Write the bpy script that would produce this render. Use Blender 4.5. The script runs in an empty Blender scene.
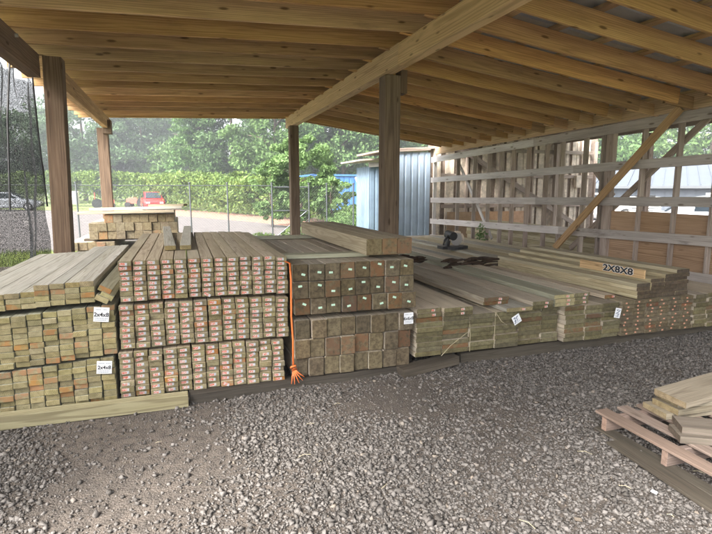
import bpy, bmesh, math, random
import numpy as np
from mathutils import Vector, Matrix, Euler, noise as mnoise
random.seed(7); rng = np.random.default_rng(11)
S = bpy.context.scene
R = math.radians
# ---------------------------------------------------------------- camera
CAM_H = 1.6
PITCH = math.atan(77/510); YAW = math.atan(174*math.cos(PITCH)/510)
cam = bpy.data.cameras.new('camera'); cam.sensor_width = 36; cam.lens = 36*510/712
cam.clip_start = .05; cam.clip_end = 1500
camo = bpy.data.objects.new('camera', cam); S.collection.objects.link(camo)
camo.location = (0, 0, CAM_H); camo.rotation_euler = (math.pi/2-PITCH, 0, -YAW)
S.camera = camo
# ---------------------------------------------------------------- light
SUN_EL, SUN_AZ = R(43), R(238)        # azimuth measured clockwise from +Y: light comes from the left, slightly behind
W = bpy.data.worlds.new('World'); S.world = W; W.use_nodes = True
wn = W.node_tree; bg = wn.nodes['Background']
sky = wn.nodes.new('ShaderNodeTexSky'); sky.sky_type = 'NISHITA'; sky.sun_disc = False
sky.sun_elevation = SUN_EL; sky.sun_rotation = SUN_AZ; sky.air_density = 1.0; sky.dust_density = 6.0; sky.ozone_density = 1.0
hs = wn.nodes.new('ShaderNodeHueSaturation'); hs.inputs['Saturation'].default_value = .2
wn.links.new(sky.outputs[0], hs.inputs['Color']); wn.links.new(hs.outputs[0], bg.inputs[0]); bg.inputs[1].default_value = .15
sl = bpy.data.lights.new('sun', 'SUN'); sl.energy = 2.4; sl.angle = R(24); sl.color = (1, .96, .9)
so = bpy.data.objects.new('sun', sl); S.collection.objects.link(so)
sd = Vector((math.sin(SUN_AZ)*math.cos(SUN_EL), math.cos(SUN_AZ)*math.cos(SUN_EL), math.sin(SUN_EL)))
so.rotation_euler = sd.to_track_quat('Z', 'Y').to_euler(); so.location = (-6, -4, 9)
S.view_settings.view_transform = 'Standard'; S.view_settings.look = 'None'
S.view_settings.exposure = 2.12; S.view_settings.gamma = 1
S.render.engine = 'CYCLES'
S.cycles.max_bounces = 8; S.cycles.diffuse_bounces = 5; S.cycles.transparent_max_bounces = 24

# ---------------------------------------------------------------- material helpers
def srgb(r, g, b): return tuple(((c/255+.055)/1.055)**2.4 if c > 10 else c/255/12.92 for c in (r, g, b))+(1,)
class NT:
    def __init__(s, name):
        s.m = bpy.data.materials.new(name); s.m.use_nodes = True; s.t = s.m.node_tree
        s.b = s.t.nodes['Principled BSDF']; s.o = s.t.nodes['Material Output']
    def n(s, k, **a):
        x = s.t.nodes.new('ShaderNode'+k)
        for q, v in a.items(): setattr(x, q, v)
        return x
    def l(s, a, b): s.t.links.new(a, b)
    def put(s, node, i, v):
        if hasattr(v, 'is_output'): s.l(v, node.inputs[i])
        else: node.inputs[i].default_value = v
    def math(s, op, a, b=0, c=0, clamp=False):
        x = s.n('Math', operation=op, use_clamp=clamp); s.put(x, 0, a); s.put(x, 1, b); s.put(x, 2, c); return x.outputs[0]
    def vm(s, op, a, b=(0, 0, 0)):
        x = s.n('VectorMath', operation=op); s.put(x, 0, a); s.put(x, 1, b); return x.outputs['Value' if op in ('LENGTH', 'DISTANCE', 'DOT_PRODUCT') else 'Vector']
    def noise(s, v, scale=1, detail=3, rough=.55):
        x = s.n('TexNoise'); s.put(x, 'Vector', v); x.inputs['Scale'].default_value = scale; x.inputs['Detail'].default_value = detail
        x.inputs['Roughness'].default_value = rough; return x.outputs['Fac']
    def mix(s, f, a, b, mode='MIX'):
        x = s.n('MixRGB', blend_type=mode); s.put(x, 0, f); s.put(x, 1, a); s.put(x, 2, b); return x.outputs[0]
    def ramp(s, f, stops):
        x = s.n('ValToRGB'); s.l(f, x.inputs[0]); e = x.color_ramp.elements
        while len(e) < len(stops): e.new(.5)
        for i, (p, c) in enumerate(stops): e[i].position = p; e[i].color = c if len(c) == 4 else tuple(c)+(1,)
        return x.outputs[0]
    def smooth(s, f, lo, hi):
        x = s.n('MapRange', interpolation_type='SMOOTHSTEP'); s.put(x, 0, f); x.inputs[1].default_value = lo; x.inputs[2].default_value = hi; return x.outputs[0]
    def bump(s, h, strength=.3, dist=.01):
        x = s.n('Bump'); x.inputs['Strength'].default_value = strength; x.inputs['Distance'].default_value = dist
        s.l(h, x.inputs['Height']); s.l(x.outputs[0], s.b.inputs['Normal'])
    def col(s, c): s.put(s.b, 'Base Color', c)

def wood(name, ca, cb, ends=None, orange=.0, orange_col=(.30, .13, .04, 1), knots=.5, rough=.85, var=.45, rings=.4, ring_w=.009, stain=.3, stain_col=(.08, .06, .045, 1)):
    m = NT(name); tc = m.n('TexCoord'); oi = m.n('ObjectInfo'); r = oi.outputs['Random']
    off = m.n('CombineXYZ'); m.put(off, 0, m.math('MULTIPLY', r, 37.1)); m.put(off, 1, m.math('MULTIPLY', r, 91.7)); m.put(off, 2, m.math('MULTIPLY', r, 53.3))
    p = m.vm('ADD', tc.outputs['Object'], off.outputs[0])
    st = m.noise(m.vm('MULTIPLY', p, (90, 2.2, 90)), 1, 5, .65)
    lo = m.noise(m.vm('MULTIPLY', p, (9, .9, 9)), 1, 2)
    # growth rings about a pith beside the piece
    sp = m.n('SeparateXYZ'); m.l(tc.outputs['Object'], sp.inputs[0])
    r2 = m.math('FRACT', m.math('MULTIPLY', r, 17.7)); r3 = m.math('FRACT', m.math('MULTIPLY', r, 71.3))
    du = m.math('SUBTRACT', sp.outputs[0], m.math('MULTIPLY', m.math('SUBTRACT', r2, .5), .14))
    dv = m.math('SUBTRACT', sp.outputs[2], m.math('MULTIPLY', m.math('SUBTRACT', r3, .6), .12))
    rad = m.math('SQRT', m.math('ADD', m.math('MULTIPLY', du, du), m.math('MULTIPLY', dv, dv)))
    wob = m.math('MULTIPLY', m.noise(m.vm('MULTIPLY', p, (6, .7, 6)), 1, 2), .07)
    ring = m.math('SINE', m.math('MULTIPLY', m.math('ADD', rad, wob), 6.283/ring_w))
    ring = m.smooth(ring, -.2, .95)
    f = m.math('ADD', m.math('MULTIPLY', st, .75), m.math('MULTIPLY', lo, .55)); f = m.math('SUBTRACT', f, .18, clamp=True)
    c = m.mix(m.smooth(f, .25, .72), ca, cb)
    c = m.mix(m.math('MULTIPLY', ring, rings), c, m.mix(1, c, (.55, .5, .45, 1), 'MULTIPLY'))
    vo = m.n('TexVoronoi'); vo.inputs['Scale'].default_value = 1; vo.inputs['Randomness'].default_value = 1
    m.l(m.vm('MULTIPLY', p, (9, 2.6, 9)), vo.inputs['Vector'])
    kn = m.math('SUBTRACT', 1, m.smooth(vo.outputs['Distance'], .07, .17)); 
    c = m.mix(m.math('MULTIPLY', kn, knots), c, (ca[0]*.25, ca[1]*.2, ca[2]*.15, 1))
    sn = m.smooth(m.noise(m.vm('MULTIPLY', p, (7, 1.6, 7)), 1, 5, .7), .56, .74)
    c = m.mix(m.math('MULTIPLY', sn, stain), c, stain_col)
    if ends:
        ns = m.n('SeparateXYZ'); m.l(tc.outputs['Normal'], ns.inputs[0])
        isend = m.math('GREATER_THAN', m.math('ABSOLUTE', ns.outputs[1]), .7)
        en = m.noise(m.vm('MULTIPLY', p, (26, 26, 26)), 1, 4, .7)
        e = m.mix(m.smooth(en, .35, .68), ends[0], ends[1])
        saw = m.noise(m.vm('MULTIPLY', p, (40, 40, 420)), 1, 2)
        e = m.mix(m.math('MULTIPLY', m.smooth(saw, .4, .7), .28), e, m.mix(1, e, (.45, .42, .38, 1), 'MULTIPLY'))
        e = m.mix(m.math('MULTIPLY', ring, .38), e, m.mix(1, e, (.5, .42, .36, 1), 'MULTIPLY'))
        if orange:
            om = m.math('MULTIPLY', m.math('GREATER_THAN', m.math('FRACT', m.math('MULTIPLY', r, 29.3)), 1-orange), m.smooth(m.noise(m.vm('MULTIPLY', p, (22, 22, 22)), 1, 3), .36, .56))
            e = m.mix(m.math('MULTIPLY', om, .85), e, orange_col)
        c = m.mix(isend, c, e)
    hv = m.n('HueSaturation'); m.l(c, hv.inputs['Color'])
    m.put(hv, 'Value', m.math('ADD', 1-var/2, m.math('MULTIPLY', r2, var)))
    m.put(hv, 'Hue', m.math('ADD', .494, m.math('MULTIPLY', r3, .012)))
    m.put(hv, 'Saturation', m.math('ADD', .84, m.math('MULTIPLY', r, .22)))
    m.col(hv.outputs[0]); m.b.inputs['Roughness'].default_value = rough; m.b.inputs['Specular IOR Level'].default_value = .25
    m.bump(m.math('ADD', st, m.math('MULTIPLY', ring, .3)), .35, .004)
    return m.m

def plain(name, c, rough=.6, metal=0, nscale=0, namt=.2, coat=0, bump=0, spec=.5):
    m = NT(name); m.b.inputs['Roughness'].default_value = rough; m.b.inputs['Metallic'].default_value = metal
    m.b.inputs['Coat Weight'].default_value = coat; m.b.inputs['Specular IOR Level'].default_value = spec
    c = tuple(c)+((1,) if len(c) == 3 else ())
    if nscale:
        tc = m.n('TexCoord'); nz = m.noise(tc.outputs['Object'], nscale, 6, .65)
        m.col(m.mix(m.smooth(nz, .3, .7), tuple(x*(1-namt) for x in c[:3])+(1,), tuple(min(1, x*(1+namt)) for x in c[:3])+(1,)))
        if bump: m.bump(nz, bump, .01)
    else: m.col(c)
    return m.m

def leafmat(name, a, b, hue=.04):
    m = NT(name); g = m.n('NewGeometry'); tc = m.n('TexCoord')
    c = m.mix(g.outputs['Random Per Island'], a, b)
    lf = m.noise(tc.outputs['Object'], .55, 3)
    c = m.mix(m.smooth(lf, .35, .68), m.mix(1, c, (.62, .66, .6, 1), 'MULTIPLY'), c)
    m.col(c); m.b.inputs['Roughness'].default_value = .55; m.b.inputs['Specular IOR Level'].default_value = .3
    tr = m.n('BsdfTranslucent'); m.l(c, tr.inputs[0]); mx = m.n('MixShader'); mx.inputs[0].default_value = .35
    m.l(m.b.outputs[0], mx.inputs[1]); m.l(tr.outputs[0], mx.inputs[2]); m.l(mx.outputs[0], m.o.inputs[0])
    return m.m

M = {}
M['tagged'] = wood('weathered_pine', (.53, .45, .32, 1), (.38, .31, .21, 1), ends=((.29, .25, .14, 1), (.17, .14, .075, 1)), orange=.12, knots=.4, var=.4)
M['stud'] = wood('treated_pine', (.40, .40, .31, 1), (.27, .26, .18, 1), ends=((.37, .32, .17, 1), (.26, .225, .11, 1)), orange=.24, orange_col=(.36, .18, .07, 1), knots=.35, var=.5, rings=.3)
M['silver'] = wood('silvered_pine', (.50, .48, .42, 1), (.34, .32, .26, 1), ends=((.32, .26, .13, 1), (.2, .16, .08, 1)), knots=.3, var=.25)
M['timber'] = wood('dark_timber', (.46, .40, .31, 1), (.30, .26, .20, 1), ends=((.165, .13, .075, 1), (.075, .056, .033, 1)), orange=.3, orange_col=(.15, .08, .04, 1), knots=.3, var=.5, ring_w=.007)
M['wide'] = wood('weathered_plank', (.58, .51, .40, 1), (.39, .33, .25, 1), ends=((.18, .16, .085, 1), (.10, .085, .045, 1)), orange=.15, orange_col=(.15, .075, .035, 1), knots=.3, var=.5)
M['deck'] = wood('deck_board_wood', (.34, .29, .2, 1), (.22, .18, .12, 1), ends=((.17, .14, .085, 1), (.09, .07, .042, 1)), orange=.12, orange_col=(.17, .06, .03, 1), knots=.3, var=.4)
M['yellow'] = wood('fresh_yellow_pine', (.60, .53, .36, 1), (.44, .37, .22, 1), ends=((.12, .09, .06, 1), (.06, .045, .03, 1)), knots=.3, var=.3, rings=.5)
M['rafter'] = wood('rafter_pine', (.66, .41, .185, 1), (.42, .24, .10, 1), ends=((.3, .2, .1, 1), (.16, .1, .05, 1)), knots=.95, var=.5, rings=.45, ring_w=.016, stain=.3)
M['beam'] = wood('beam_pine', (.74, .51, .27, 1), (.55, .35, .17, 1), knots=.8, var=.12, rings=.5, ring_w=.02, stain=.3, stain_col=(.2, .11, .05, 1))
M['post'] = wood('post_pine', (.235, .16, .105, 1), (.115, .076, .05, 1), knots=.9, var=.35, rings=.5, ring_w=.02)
M['purlin'] = wood('purlin_pine', (.56, .38, .19, 1), (.40, .25, .12, 1), knots=.5, var=.4)
M['oldwood'] = wood('grey_old_wood', (.47, .39, .335, 1), (.26, .20, .165, 1), knots=.6, var=.35, stain=.6)
M['whitewash'] = wood('whitewashed_rail', (.74, .70, .68, 1), (.50, .45, .43, 1), knots=.8, var=.15, stain=.55, stain_col=(.16, .13, .12, 1), rings=.1)
M['oldrail'] = wood('greyed_whitewash', (.60, .55, .52, 1), (.38, .335, .31, 1), knots=.8, var=.15, stain=.6, stain_col=(.15, .12, .11, 1), rings=.15)
M['ply'] = wood('plywood_sheet', (.52, .335, .20, 1), (.36, .22, .12, 1), knots=.35, var=.25, rings=.6, ring_w=.02, stain=.2, stain_col=(.5, .35, .2, 1))
M['skid'] = wood('dark_skid_wood', (.10, .085, .065, 1), (.045, .038, .03, 1), knots=.2, var=.3)
M['greenskid'] = wood('green_treated_skid', (.40, .36, .20, 1), (.27, .23, .11, 1), ends=((.42, .34, .16, 1), (.3, .23, .1, 1)), knots=.3, var=.1, rings=.75, ring_w=.016)
M['pallet'] = wood('pinkish_pallet_wood', (.29, .215, .175, 1), (.17, .125, .10, 1), ends=((.34, .23, .17, 1), (.22, .15, .11, 1)), knots=.4, var=.3)
M['offcut'] = wood('offcut_pine', (.36, .31, .225, 1), (.24, .20, .14, 1), ends=((.33, .26, .15, 1), (.22, .165, .09, 1)), knots=.3, var=.35)
M['offdark'] = wood('greyed_offcut', (.2, .165, .13, 1), (.11, .09, .07, 1), ends=((.16, .12, .09, 1), (.09, .07, .05, 1)), knots=.3, var=.4)
M['bark'] = wood('rotten_bark', (.085, .05, .03, 1), (.03, .018, .012, 1), knots=.3, var=.5)
M['metal_roof'] = plain('galvanised_sheet', (.40, .41, .42), .35, .4, 3, .12)
M['blue_metal'] = plain('pale_blue_sheet', (.36, .45, .56), .5, 0, 2.5, .10)  # lightened to make up for the roof's shade on the front wall
M['blue_dimmed'] = plain('light_dimmed_blue_sheet', (.17, .235, .31), .5, 0, 2.5, .12)  # same blue sheet, darkened to offset the bright light on the annex
M['blue_roof'] = plain('bright_blue_sheet', (.06, .17, .46), .45, .1, 2, .1)
M['pale_roof'] = plain('pale_grey_sheet', (.12, .14, .17), .4, .2, 1, .06)
M['pale_siding'] = plain('dirty_pale_siding', (.64, .55, .45), .7, 0, 6, .3, bump=.2)
M['white'] = plain('white_paint', (.78, .78, .76), .5)
M['paper'] = plain('white_paper', (.78, .79, .82), .8)
M['ink'] = plain('black_ink', (.02, .02, .025), .7)
M['bluetext'] = plain('blue_grey_ink', (.16, .19, .27), .7)
M['mint'] = plain('mint_label', (.50, .72, .58), .6)
M['orange'] = plain('orange_twine', (.80, .20, .05), .5)
M['black'] = plain('black_plastic', (.02, .02, .022), .45)
M['steel'] = plain('bolt_steel', (.5, .5, .5), .4, .9)
M['galv'] = plain('galvanised_tube', (.12, .13, .14), .5, .5)
M['tire'] = plain('tyre_rubber', (.02, .02, .02), .8)
M['glass'] = plain('car_glass', (.03, .04, .05), .1)
M['silvercar'] = plain('silver_paint', (.50, .53, .57), .3, .5, coat=.5)
M['redpaint'] = plain('red_paint', (.62, .03, .03), .35, 0, coat=.5)
M['redmachine'] = plain('faded_red_paint', (.60, .12, .08), .45)
M['lamp'] = plain('headlight_glass', (.8, .8, .8), .15)
M['trunk'] = plain('tree_bark', (.10, .075, .055), .9, 0, 6, .4)
M['leaf_far'] = leafmat('far_leaves', (.09, .16, .075, 1), (.15, .24, .11, 1))
M['leaf_mid'] = leafmat('mid_leaves', (.10, .18, .06, 1), (.20, .31, .11, 1))
M['leaf_dark'] = leafmat('dark_leaves', (.07, .14, .05, 1), (.15, .245, .09, 1))
M['leaf_lime'] = leafmat('lime_leaves', (.14, .24, .08, 1), (.25, .37, .14, 1))
M['leaf_hedge'] = leafmat('hedge_leaves', (.11, .19, .045, 1), (.27, .36, .10, 1))
M['leaf_pine'] = leafmat('pine_needles', (.09, .19, .06, 1), (.17, .28, .09, 1))
def tagmat():
    m = NT('red_white_label'); tc = m.n('TexCoord'); sp = m.n('SeparateXYZ'); m.l(tc.outputs['Object'], sp.inputs[0])
    oi = m.n('ObjectInfo'); off = m.n('CombineXYZ'); m.put(off, 1, m.math('MULTIPLY', oi.outputs['Random'], 40))
    nz = m.noise(m.vm('MULTIPLY', m.vm('ADD', tc.outputs['Object'], off.outputs[0]), (130, 130, 210)), 1, 1)
    inb = m.math('LESS_THAN', m.math('ABSOLUTE', sp.outputs[2]), .0088)
    red = m.math('MULTIPLY', inb, m.math('MULTIPLY', m.math('LESS_THAN', sp.outputs[0], .010), m.math('GREATER_THAN', nz, .46)))
    blue = m.math('MULTIPLY', m.math('GREATER_THAN', sp.outputs[0], .013), m.math('GREATER_THAN', nz, .5))
    c = m.mix(red, (.54, .52, .51, 1), (.54, .12, .07, 1)); c = m.mix(blue, c, (.30, .36, .46, 1))
    m.col(c); m.b.inputs['Roughness'].default_value = .6; return m.m
M['tag'] = tagmat()
def netmat():
    m = NT('dark_shade_netting'); tc = m.n('TexCoord')
    w = m.noise(tc.outputs['Object'], 210, 1, .6); w2 = m.noise(tc.outputs['Object'], 2.2, 3)
    hole = m.math('GREATER_THAN', m.math('ADD', w, m.math('MULTIPLY', w2, .05)), .585)
    m.col((.022, .024, .028, 1)); m.b.inputs['Roughness'].default_value = .9
    tr = m.n('BsdfTransparent'); mx = m.n('MixShader'); m.l(hole, mx.inputs[0]); m.l(m.b.outputs[0], mx.inputs[1]); m.l(tr.outputs[0], mx.inputs[2]); m.l(mx.outputs[0], m.o.inputs[0])
    return m.m
M['net'] = netmat()
def stonemat():
    m = NT('crushed_stone'); g = m.n('NewGeometry'); tc = m.n('TexCoord')
    c = m.ramp(g.outputs['Random Per Island'], [(0, (.075, .068, .062)), (.45, (.15, .137, .127)), (.8, (.21, .193, .18)), (.97, (.24, .22, .205)), (1, (.3, .25, .2))])
    nz = m.noise(tc.outputs['Object'], 160, 3)
    c = m.mix(m.math('MULTIPLY', nz, .5), c, (.10, .088, .077, 1))
    m.col(c); m.b.inputs['Roughness'].default_value = .9; m.b.inputs['Specular IOR Level'].default_value = .3; return m.m
M['stone'] = stonemat()
def dustmat():
    m = NT('gravel_dust'); tc = m.n('TexCoord'); p = tc.outputs['Object']
    a = m.noise(p, .9, 5, .6); b = m.noise(p, 14, 6, .7); d = m.noise(p, 90, 4, .75)
    c = m.mix(m.smooth(a, .35, .65), (.17, .142, .12, 1), (.12, .102, .088, 1))
    c = m.mix(m.smooth(b, .4, .65), c, (.085, .073, .064, 1))
    c = m.mix(m.math('MULTIPLY', m.smooth(d, .45, .62), .5), c, (.19, .168, .15, 1))
    m.col(c); m.b.inputs['Roughness'].default_value = .95; m.b.inputs['Specular IOR Level'].default_value = .15
    vo = m.n('TexVoronoi'); m.l(p, vo.inputs['Vector']); vo.inputs['Scale'].default_value = 85
    m.bump(m.math('ADD', m.math('MULTIPLY', vo.outputs['Distance'], -.6), m.math('ADD', d, b)), .9, .012); return m.m
M['dust'] = dustmat()
def grassmat():
    m = NT('grass_ground'); tc = m.n('TexCoord'); p = tc.outputs['Object']
    a = m.noise(p, .35, 4); b = m.noise(p, 9, 5, .7)
    c = m.mix(m.smooth(a, .35, .65), (.15, .21, .05, 1), (.24, .26, .09, 1)); c = m.mix(m.smooth(b, .4, .7), c, (.10, .14, .04, 1))
    m.col(c); m.b.inputs['Roughness'].default_value = .95; m.bump(b, .6, .05); return m.m
M['grass'] = grassmat()
M['drive'] = plain('pale_gravel_drive', (.135, .12, .115), .95, 0, 3, .18, bump=.3)
M['straw'] = plain('red_brown_mulch', (.30, .17, .12), .95, 0, 4, .35, bump=.5)
M['pinkdust'] = plain('pale_yard_dust', (.17, .15, .14), .95, 0, 1.5, .15, bump=.3)

# ---------------------------------------------------------------- object helpers
COL = S.collection
WM = {}
def world(o): return WM.get(o.name, Matrix.Identity(4))
def place(o, mtx, parent=None):
    WM[o.name] = mtx
    if parent: o.parent = parent; o.matrix_basis = world(parent).inverted() @ mtx
    else: o.matrix_basis = mtx
def tag(o, label=None, cat=None, group=None, kind=None):
    if label: o['label'] = label
    if cat: o['category'] = cat
    if group: o['group'] = group
    if kind: o['kind'] = kind
    return o
def empty(name, loc, label, cat, group=None, rz=0):
    o = bpy.data.objects.new(name, None); COL.objects.link(o); o.empty_display_size = .2
    place(o, Matrix.Translation(loc) @ Matrix.Rotation(rz, 4, 'Z')); return tag(o, label, cat, group)
_cache = {}
def beveled_box(w, l, h, mat, bev=.0025):
    k = (round(w, 4), round(l, 3), round(h, 4), mat, bev)
    if k in _cache: return _cache[k]
    bm = bmesh.new(); bmesh.ops.create_cube(bm, size=1)
    bmesh.ops.scale(bm, vec=(w, l, h), verts=bm.verts)
    if bev: bmesh.ops.bevel(bm, geom=bm.edges[:], offset=bev, segments=1, affect='EDGES')
    me = bpy.data.meshes.new('lumber'); bm.to_mesh(me); bm.free(); me.materials.append(M[mat]); _cache[k] = me; return me
def frame(p0, p1, up=(0, 0, 1)):
    p0, p1 = Vector(p0), Vector(p1); y = (p1-p0).normalized(); u = Vector(up)
    x = y.cross(u).normalized(); z = x.cross(y)
    m = Matrix((x, y, z)).transposed().to_4x4(); m.translation = (p0+p1)/2; return m
def lumber(name, p0, p1, w, h, mat, parent=None, up=(0, 0, 1), bev=.003, lab=None):
    l = (Vector(p1)-Vector(p0)).length
    o = bpy.data.objects.new(name, beveled_box(w, l, h, mat, bev)); COL.objects.link(o)
    place(o, frame(p0, p1, up), parent)
    if lab: o['label'] = lab
    return o
class MB:
    def __init__(s): s.v = []; s.f = []; s.mi = []
    def add(s, vs, fs, mi=0):
        b = len(s.v); s.v += [tuple(v) for v in vs]; s.f += [tuple(i+b for i in f) for f in fs]; s.mi += [mi]*len(fs)
    def box(s, c, d, rot=None, mi=0):
        vs = [Vector((x*d[0]/2, y*d[1]/2, z*d[2]/2)) for x in (-1, 1) for y in (-1, 1) for z in (-1, 1)]
        if rot: vs = [rot @ v for v in vs]
        s.add([v+Vector(c) for v in vs], [(0, 1, 3, 2), (4, 6, 7, 5), (0, 4, 5, 1), (2, 3, 7, 6), (0, 2, 6, 4), (1, 5, 7, 3)], mi)
    def tube(s, pts, r, n=6, mi=0, r1=None):
        pts = [Vector(p) for p in pts]; b = len(s.v); k = len(pts)
        for i, p in enumerate(pts):
            d = (pts[min(i+1, k-1)]-pts[max(i-1, 0)]).normalized(); a = d.orthogonal().normalized(); c = d.cross(a)
            rr = r if r1 is None else r+(r1-r)*i/(k-1)
            for j in range(n):
                t = 2*math.pi*j/n; s.v.append(tuple(p+(a*math.cos(t)+c*math.sin(t))*rr))
        for i in range(k-1):
            for j in range(n):
                s.f.append((b+i*n+j, b+i*n+(j+1) % n, b+(i+1)*n+(j+1) % n, b+(i+1)*n+j)); s.mi.append(mi)
        s.f.append(tuple(b+j for j in range(n))[::-1]); s.f.append(tuple(b+(k-1)*n+j for j in range(n))); s.mi += [mi, mi]
    def loft(s, rings, mi=0, cap=True):
        b = len(s.v); n = len(rings[0])
        for r_ in rings: s.v += [tuple(p) for p in r_]
        for i in range(len(rings)-1):
            for j in range(n): s.f.append((b+i*n+j, b+i*n+(j+1) % n, b+(i+1)*n+(j+1) % n, b+(i+1)*n+j)); s.mi.append(mi)
        if cap:
            s.f.append(tuple(b+j for j in range(n))[::-1]); s.f.append(tuple(b+(len(rings)-1)*n+j for j in range(n))); s.mi += [mi, mi]
    def prism(s, poly, h0, h1, axis='z', mi=0):
        def P(a, b_, h): return {'z': (a, b_, h), 'y': (a, h, b_), 'x': (h, a, b_)}[axis]
        s.loft([[P(a, b_, h0) for a, b_ in poly], [P(a, b_, h1) for a, b_ in poly]], mi)
    def build(s, name, mats, parent=None, mtx=None, smooth=False):
        me = bpy.data.meshes.new(name); me.from_pydata(s.v, [], s.f); me.validate()
        for m in ([mats] if isinstance(mats, str) else mats): me.materials.append(M[m])
        if len(set(s.mi)) > 1 and len(s.mi) == len(me.polygons): me.polygons.foreach_set('material_index', s.mi)
        bm = bmesh.new(); bm.from_mesh(me); bmesh.ops.recalc_face_normals(bm, faces=bm.faces); bm.to_mesh(me); bm.free()
        if smooth: me.polygons.foreach_set('use_smooth', [True]*len(me.polygons))
        o = bpy.data.objects.new(name, me); COL.objects.link(o)
        place(o, mtx or Matrix.Identity(4), parent); return o
def boxobj(name, c, d, mat, parent=None, rot=None, bev=.004):
    o = bpy.data.objects.new(name, beveled_box(d[0], d[1], d[2], mat, bev)); COL.objects.link(o)
    m = Matrix.Translation(c)
    if rot: m = m @ Euler(rot).to_matrix().to_4x4()
    place(o, m, parent); return o
ORD = 'first second third fourth fifth sixth seventh eighth ninth tenth eleventh twelfth thirteenth fourteenth fifteenth sixteenth'.split()
J = lambda a: random.uniform(-a, a)

# ---------------------------------------------------------------- ground
def sheet(name, poly, z, mat, sub=0):
    b = MB(); b.prism(poly, z-.05, z); return tag(b.build(name, mat), kind='structure')
g = MB(); g.box((0, 0, -.14), (520, 520, .2)); tag(g.build('field', 'grass'), kind='structure')
def gh(x, y):
    return .018*mnoise.noise(Vector((x*.6, y*.6, 3)))+.010*mnoise.noise(Vector((x*2.3, y*2.3, 1)))-.004
nx, ny = 150, 110
xs = np.linspace(-5.5, 13.2, nx); ys = np.linspace(-4.5, 12.4, ny)
vs = [(x, y, gh(x, y)) for y in ys for x in xs]
fs = [(j*nx+i, j*nx+i+1, (j+1)*nx+i+1, (j+1)*nx+i) for j in range(ny-1) for i in range(nx-1)]
b = MB(); b.add(vs, fs); tag(b.build('gravel_yard', 'dust', smooth=True), kind='structure')
sheet('driveway', [(-60, 16), (-9, 14.5), (0, 15.6), (4.6, 15.6), (5.6, 19), (3.5, 26), (-3, 40), (-16, 52), (-60, 56)], -.012, 'drive')
sheet('mulch_bank', [(3.6, 26), (5.7, 19), (8.5, 19.5), (8.5, 25), (-3, 52), (-6, 52), (-2.9, 40)], -.004, 'straw')
sheet('yard_beyond_wall', [(12.5, 3), (60, -12), (60, 40), (12.5, 24)], -.02, 'pinkdust')

# loose stones: one heap nobody could count
def stones():
    V = np.array([(x, y, z) for x in (-1, 1) for y in (-1, 1) for z in (-1, 1)], float)*.62
    Q = [(0, 1, 3, 2), (4, 6, 7, 5), (0, 4, 5, 1), (2, 3, 7, 6), (0, 2, 6, 4), (1, 5, 7, 3)]
    Fc = np.array([t_ for q in Q for t_ in ((q[0], q[1], q[2]), (q[0], q[2], q[3]))])
    P = []; N = 420000
    cx = rng.uniform(-2.6, 7.2, N); cy = rng.uniform(.3, 4.4, N); u = rng.random(N)
    for x, y, q in zip(cx, cy, u):
        near = y < 4.1 or True
        d = .50+.55*mnoise.noise(Vector((x*.9, y*.9, 9)))+.35*mnoise.noise(Vector((x*3.1, y*3.1, 5)))
        # swept, dusty patch left of the middle, and thicker stone at far left and lower middle
        d -= .62*math.exp(-(((x+.35)/.75)**2+((y-3.05)/.8)**2)); d -= .35*math.exp(-(((x-1.6)/.9)**2+((y-3.5)/.35)**2))
        d += .5*math.exp(-(((x+1.25)/.35)**2+((y-3.3)/.7)**2)); d += .3*math.exp(-(((x-1.2)/1.2)**2+((y-2.0)/.5)**2))
        if x > 3: d += .1
        if q < max(.06, min(.95, d)): P.append((x, y))
    P = np.array(P); n = len(P)
    r = np.clip(rng.lognormal(math.log(.0076), .42, n), .003, .021)
    ang = rng.uniform(0, 6.283, (n, 3)); sc = rng.uniform(.6, 1.35, (n, 3))*r[:, None]
    vv = V[None]*(1+rng.uniform(-.45, .25, (n, 8, 1)))+rng.uniform(-.3, .3, (n, 8, 3)); vv = vv*sc[:, None, :]
    for k, (a, c_) in enumerate(((0, 1), (1, 2), (0, 2))):
        co, si = np.cos(ang[:, k])[:, None], np.sin(ang[:, k])[:, None]
        A, B = vv[:, :, a].copy(), vv[:, :, c_].copy(); vv[:, :, a] = A*co-B*si; vv[:, :, c_] = A*si+B*co
    vv[:, :, 2] *= .8
    gz = np.array([gh(x, y) for x, y in P])
    vv[:, :, 0] += P[:, 0:1]; vv[:, :, 1] += P[:, 1:2]; vv[:, :, 2] += (gz+r*rng.uniform(.05, .55, n))[:, None]
    me = bpy.data.meshes.new('gravel'); me.vertices.add(n*8); me.vertices.foreach_set('co', vv.reshape(-1))
    F = (Fc[None]+(np.arange(n)*8)[:, None, None]).reshape(-1)
    me.loops.add(len(F)); me.loops.foreach_set('vertex_index', F.astype(np.int32)); me.polygons.add(n*12)
    me.polygons.foreach_set('loop_start', np.arange(0, len(F), 3, dtype=np.int32)); me.polygons.foreach_set('loop_total', np.full(n*12, 3, dtype=np.int32))
    me.update(); me.validate(); me.materials.append(M['stone'])
    o = bpy.data.objects.new('gravel', me); COL.objects.link(o); tag(o, 'loose grey crushed stone scattered over the dusty yard floor', 'gravel', kind='stuff')
stones()

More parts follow.
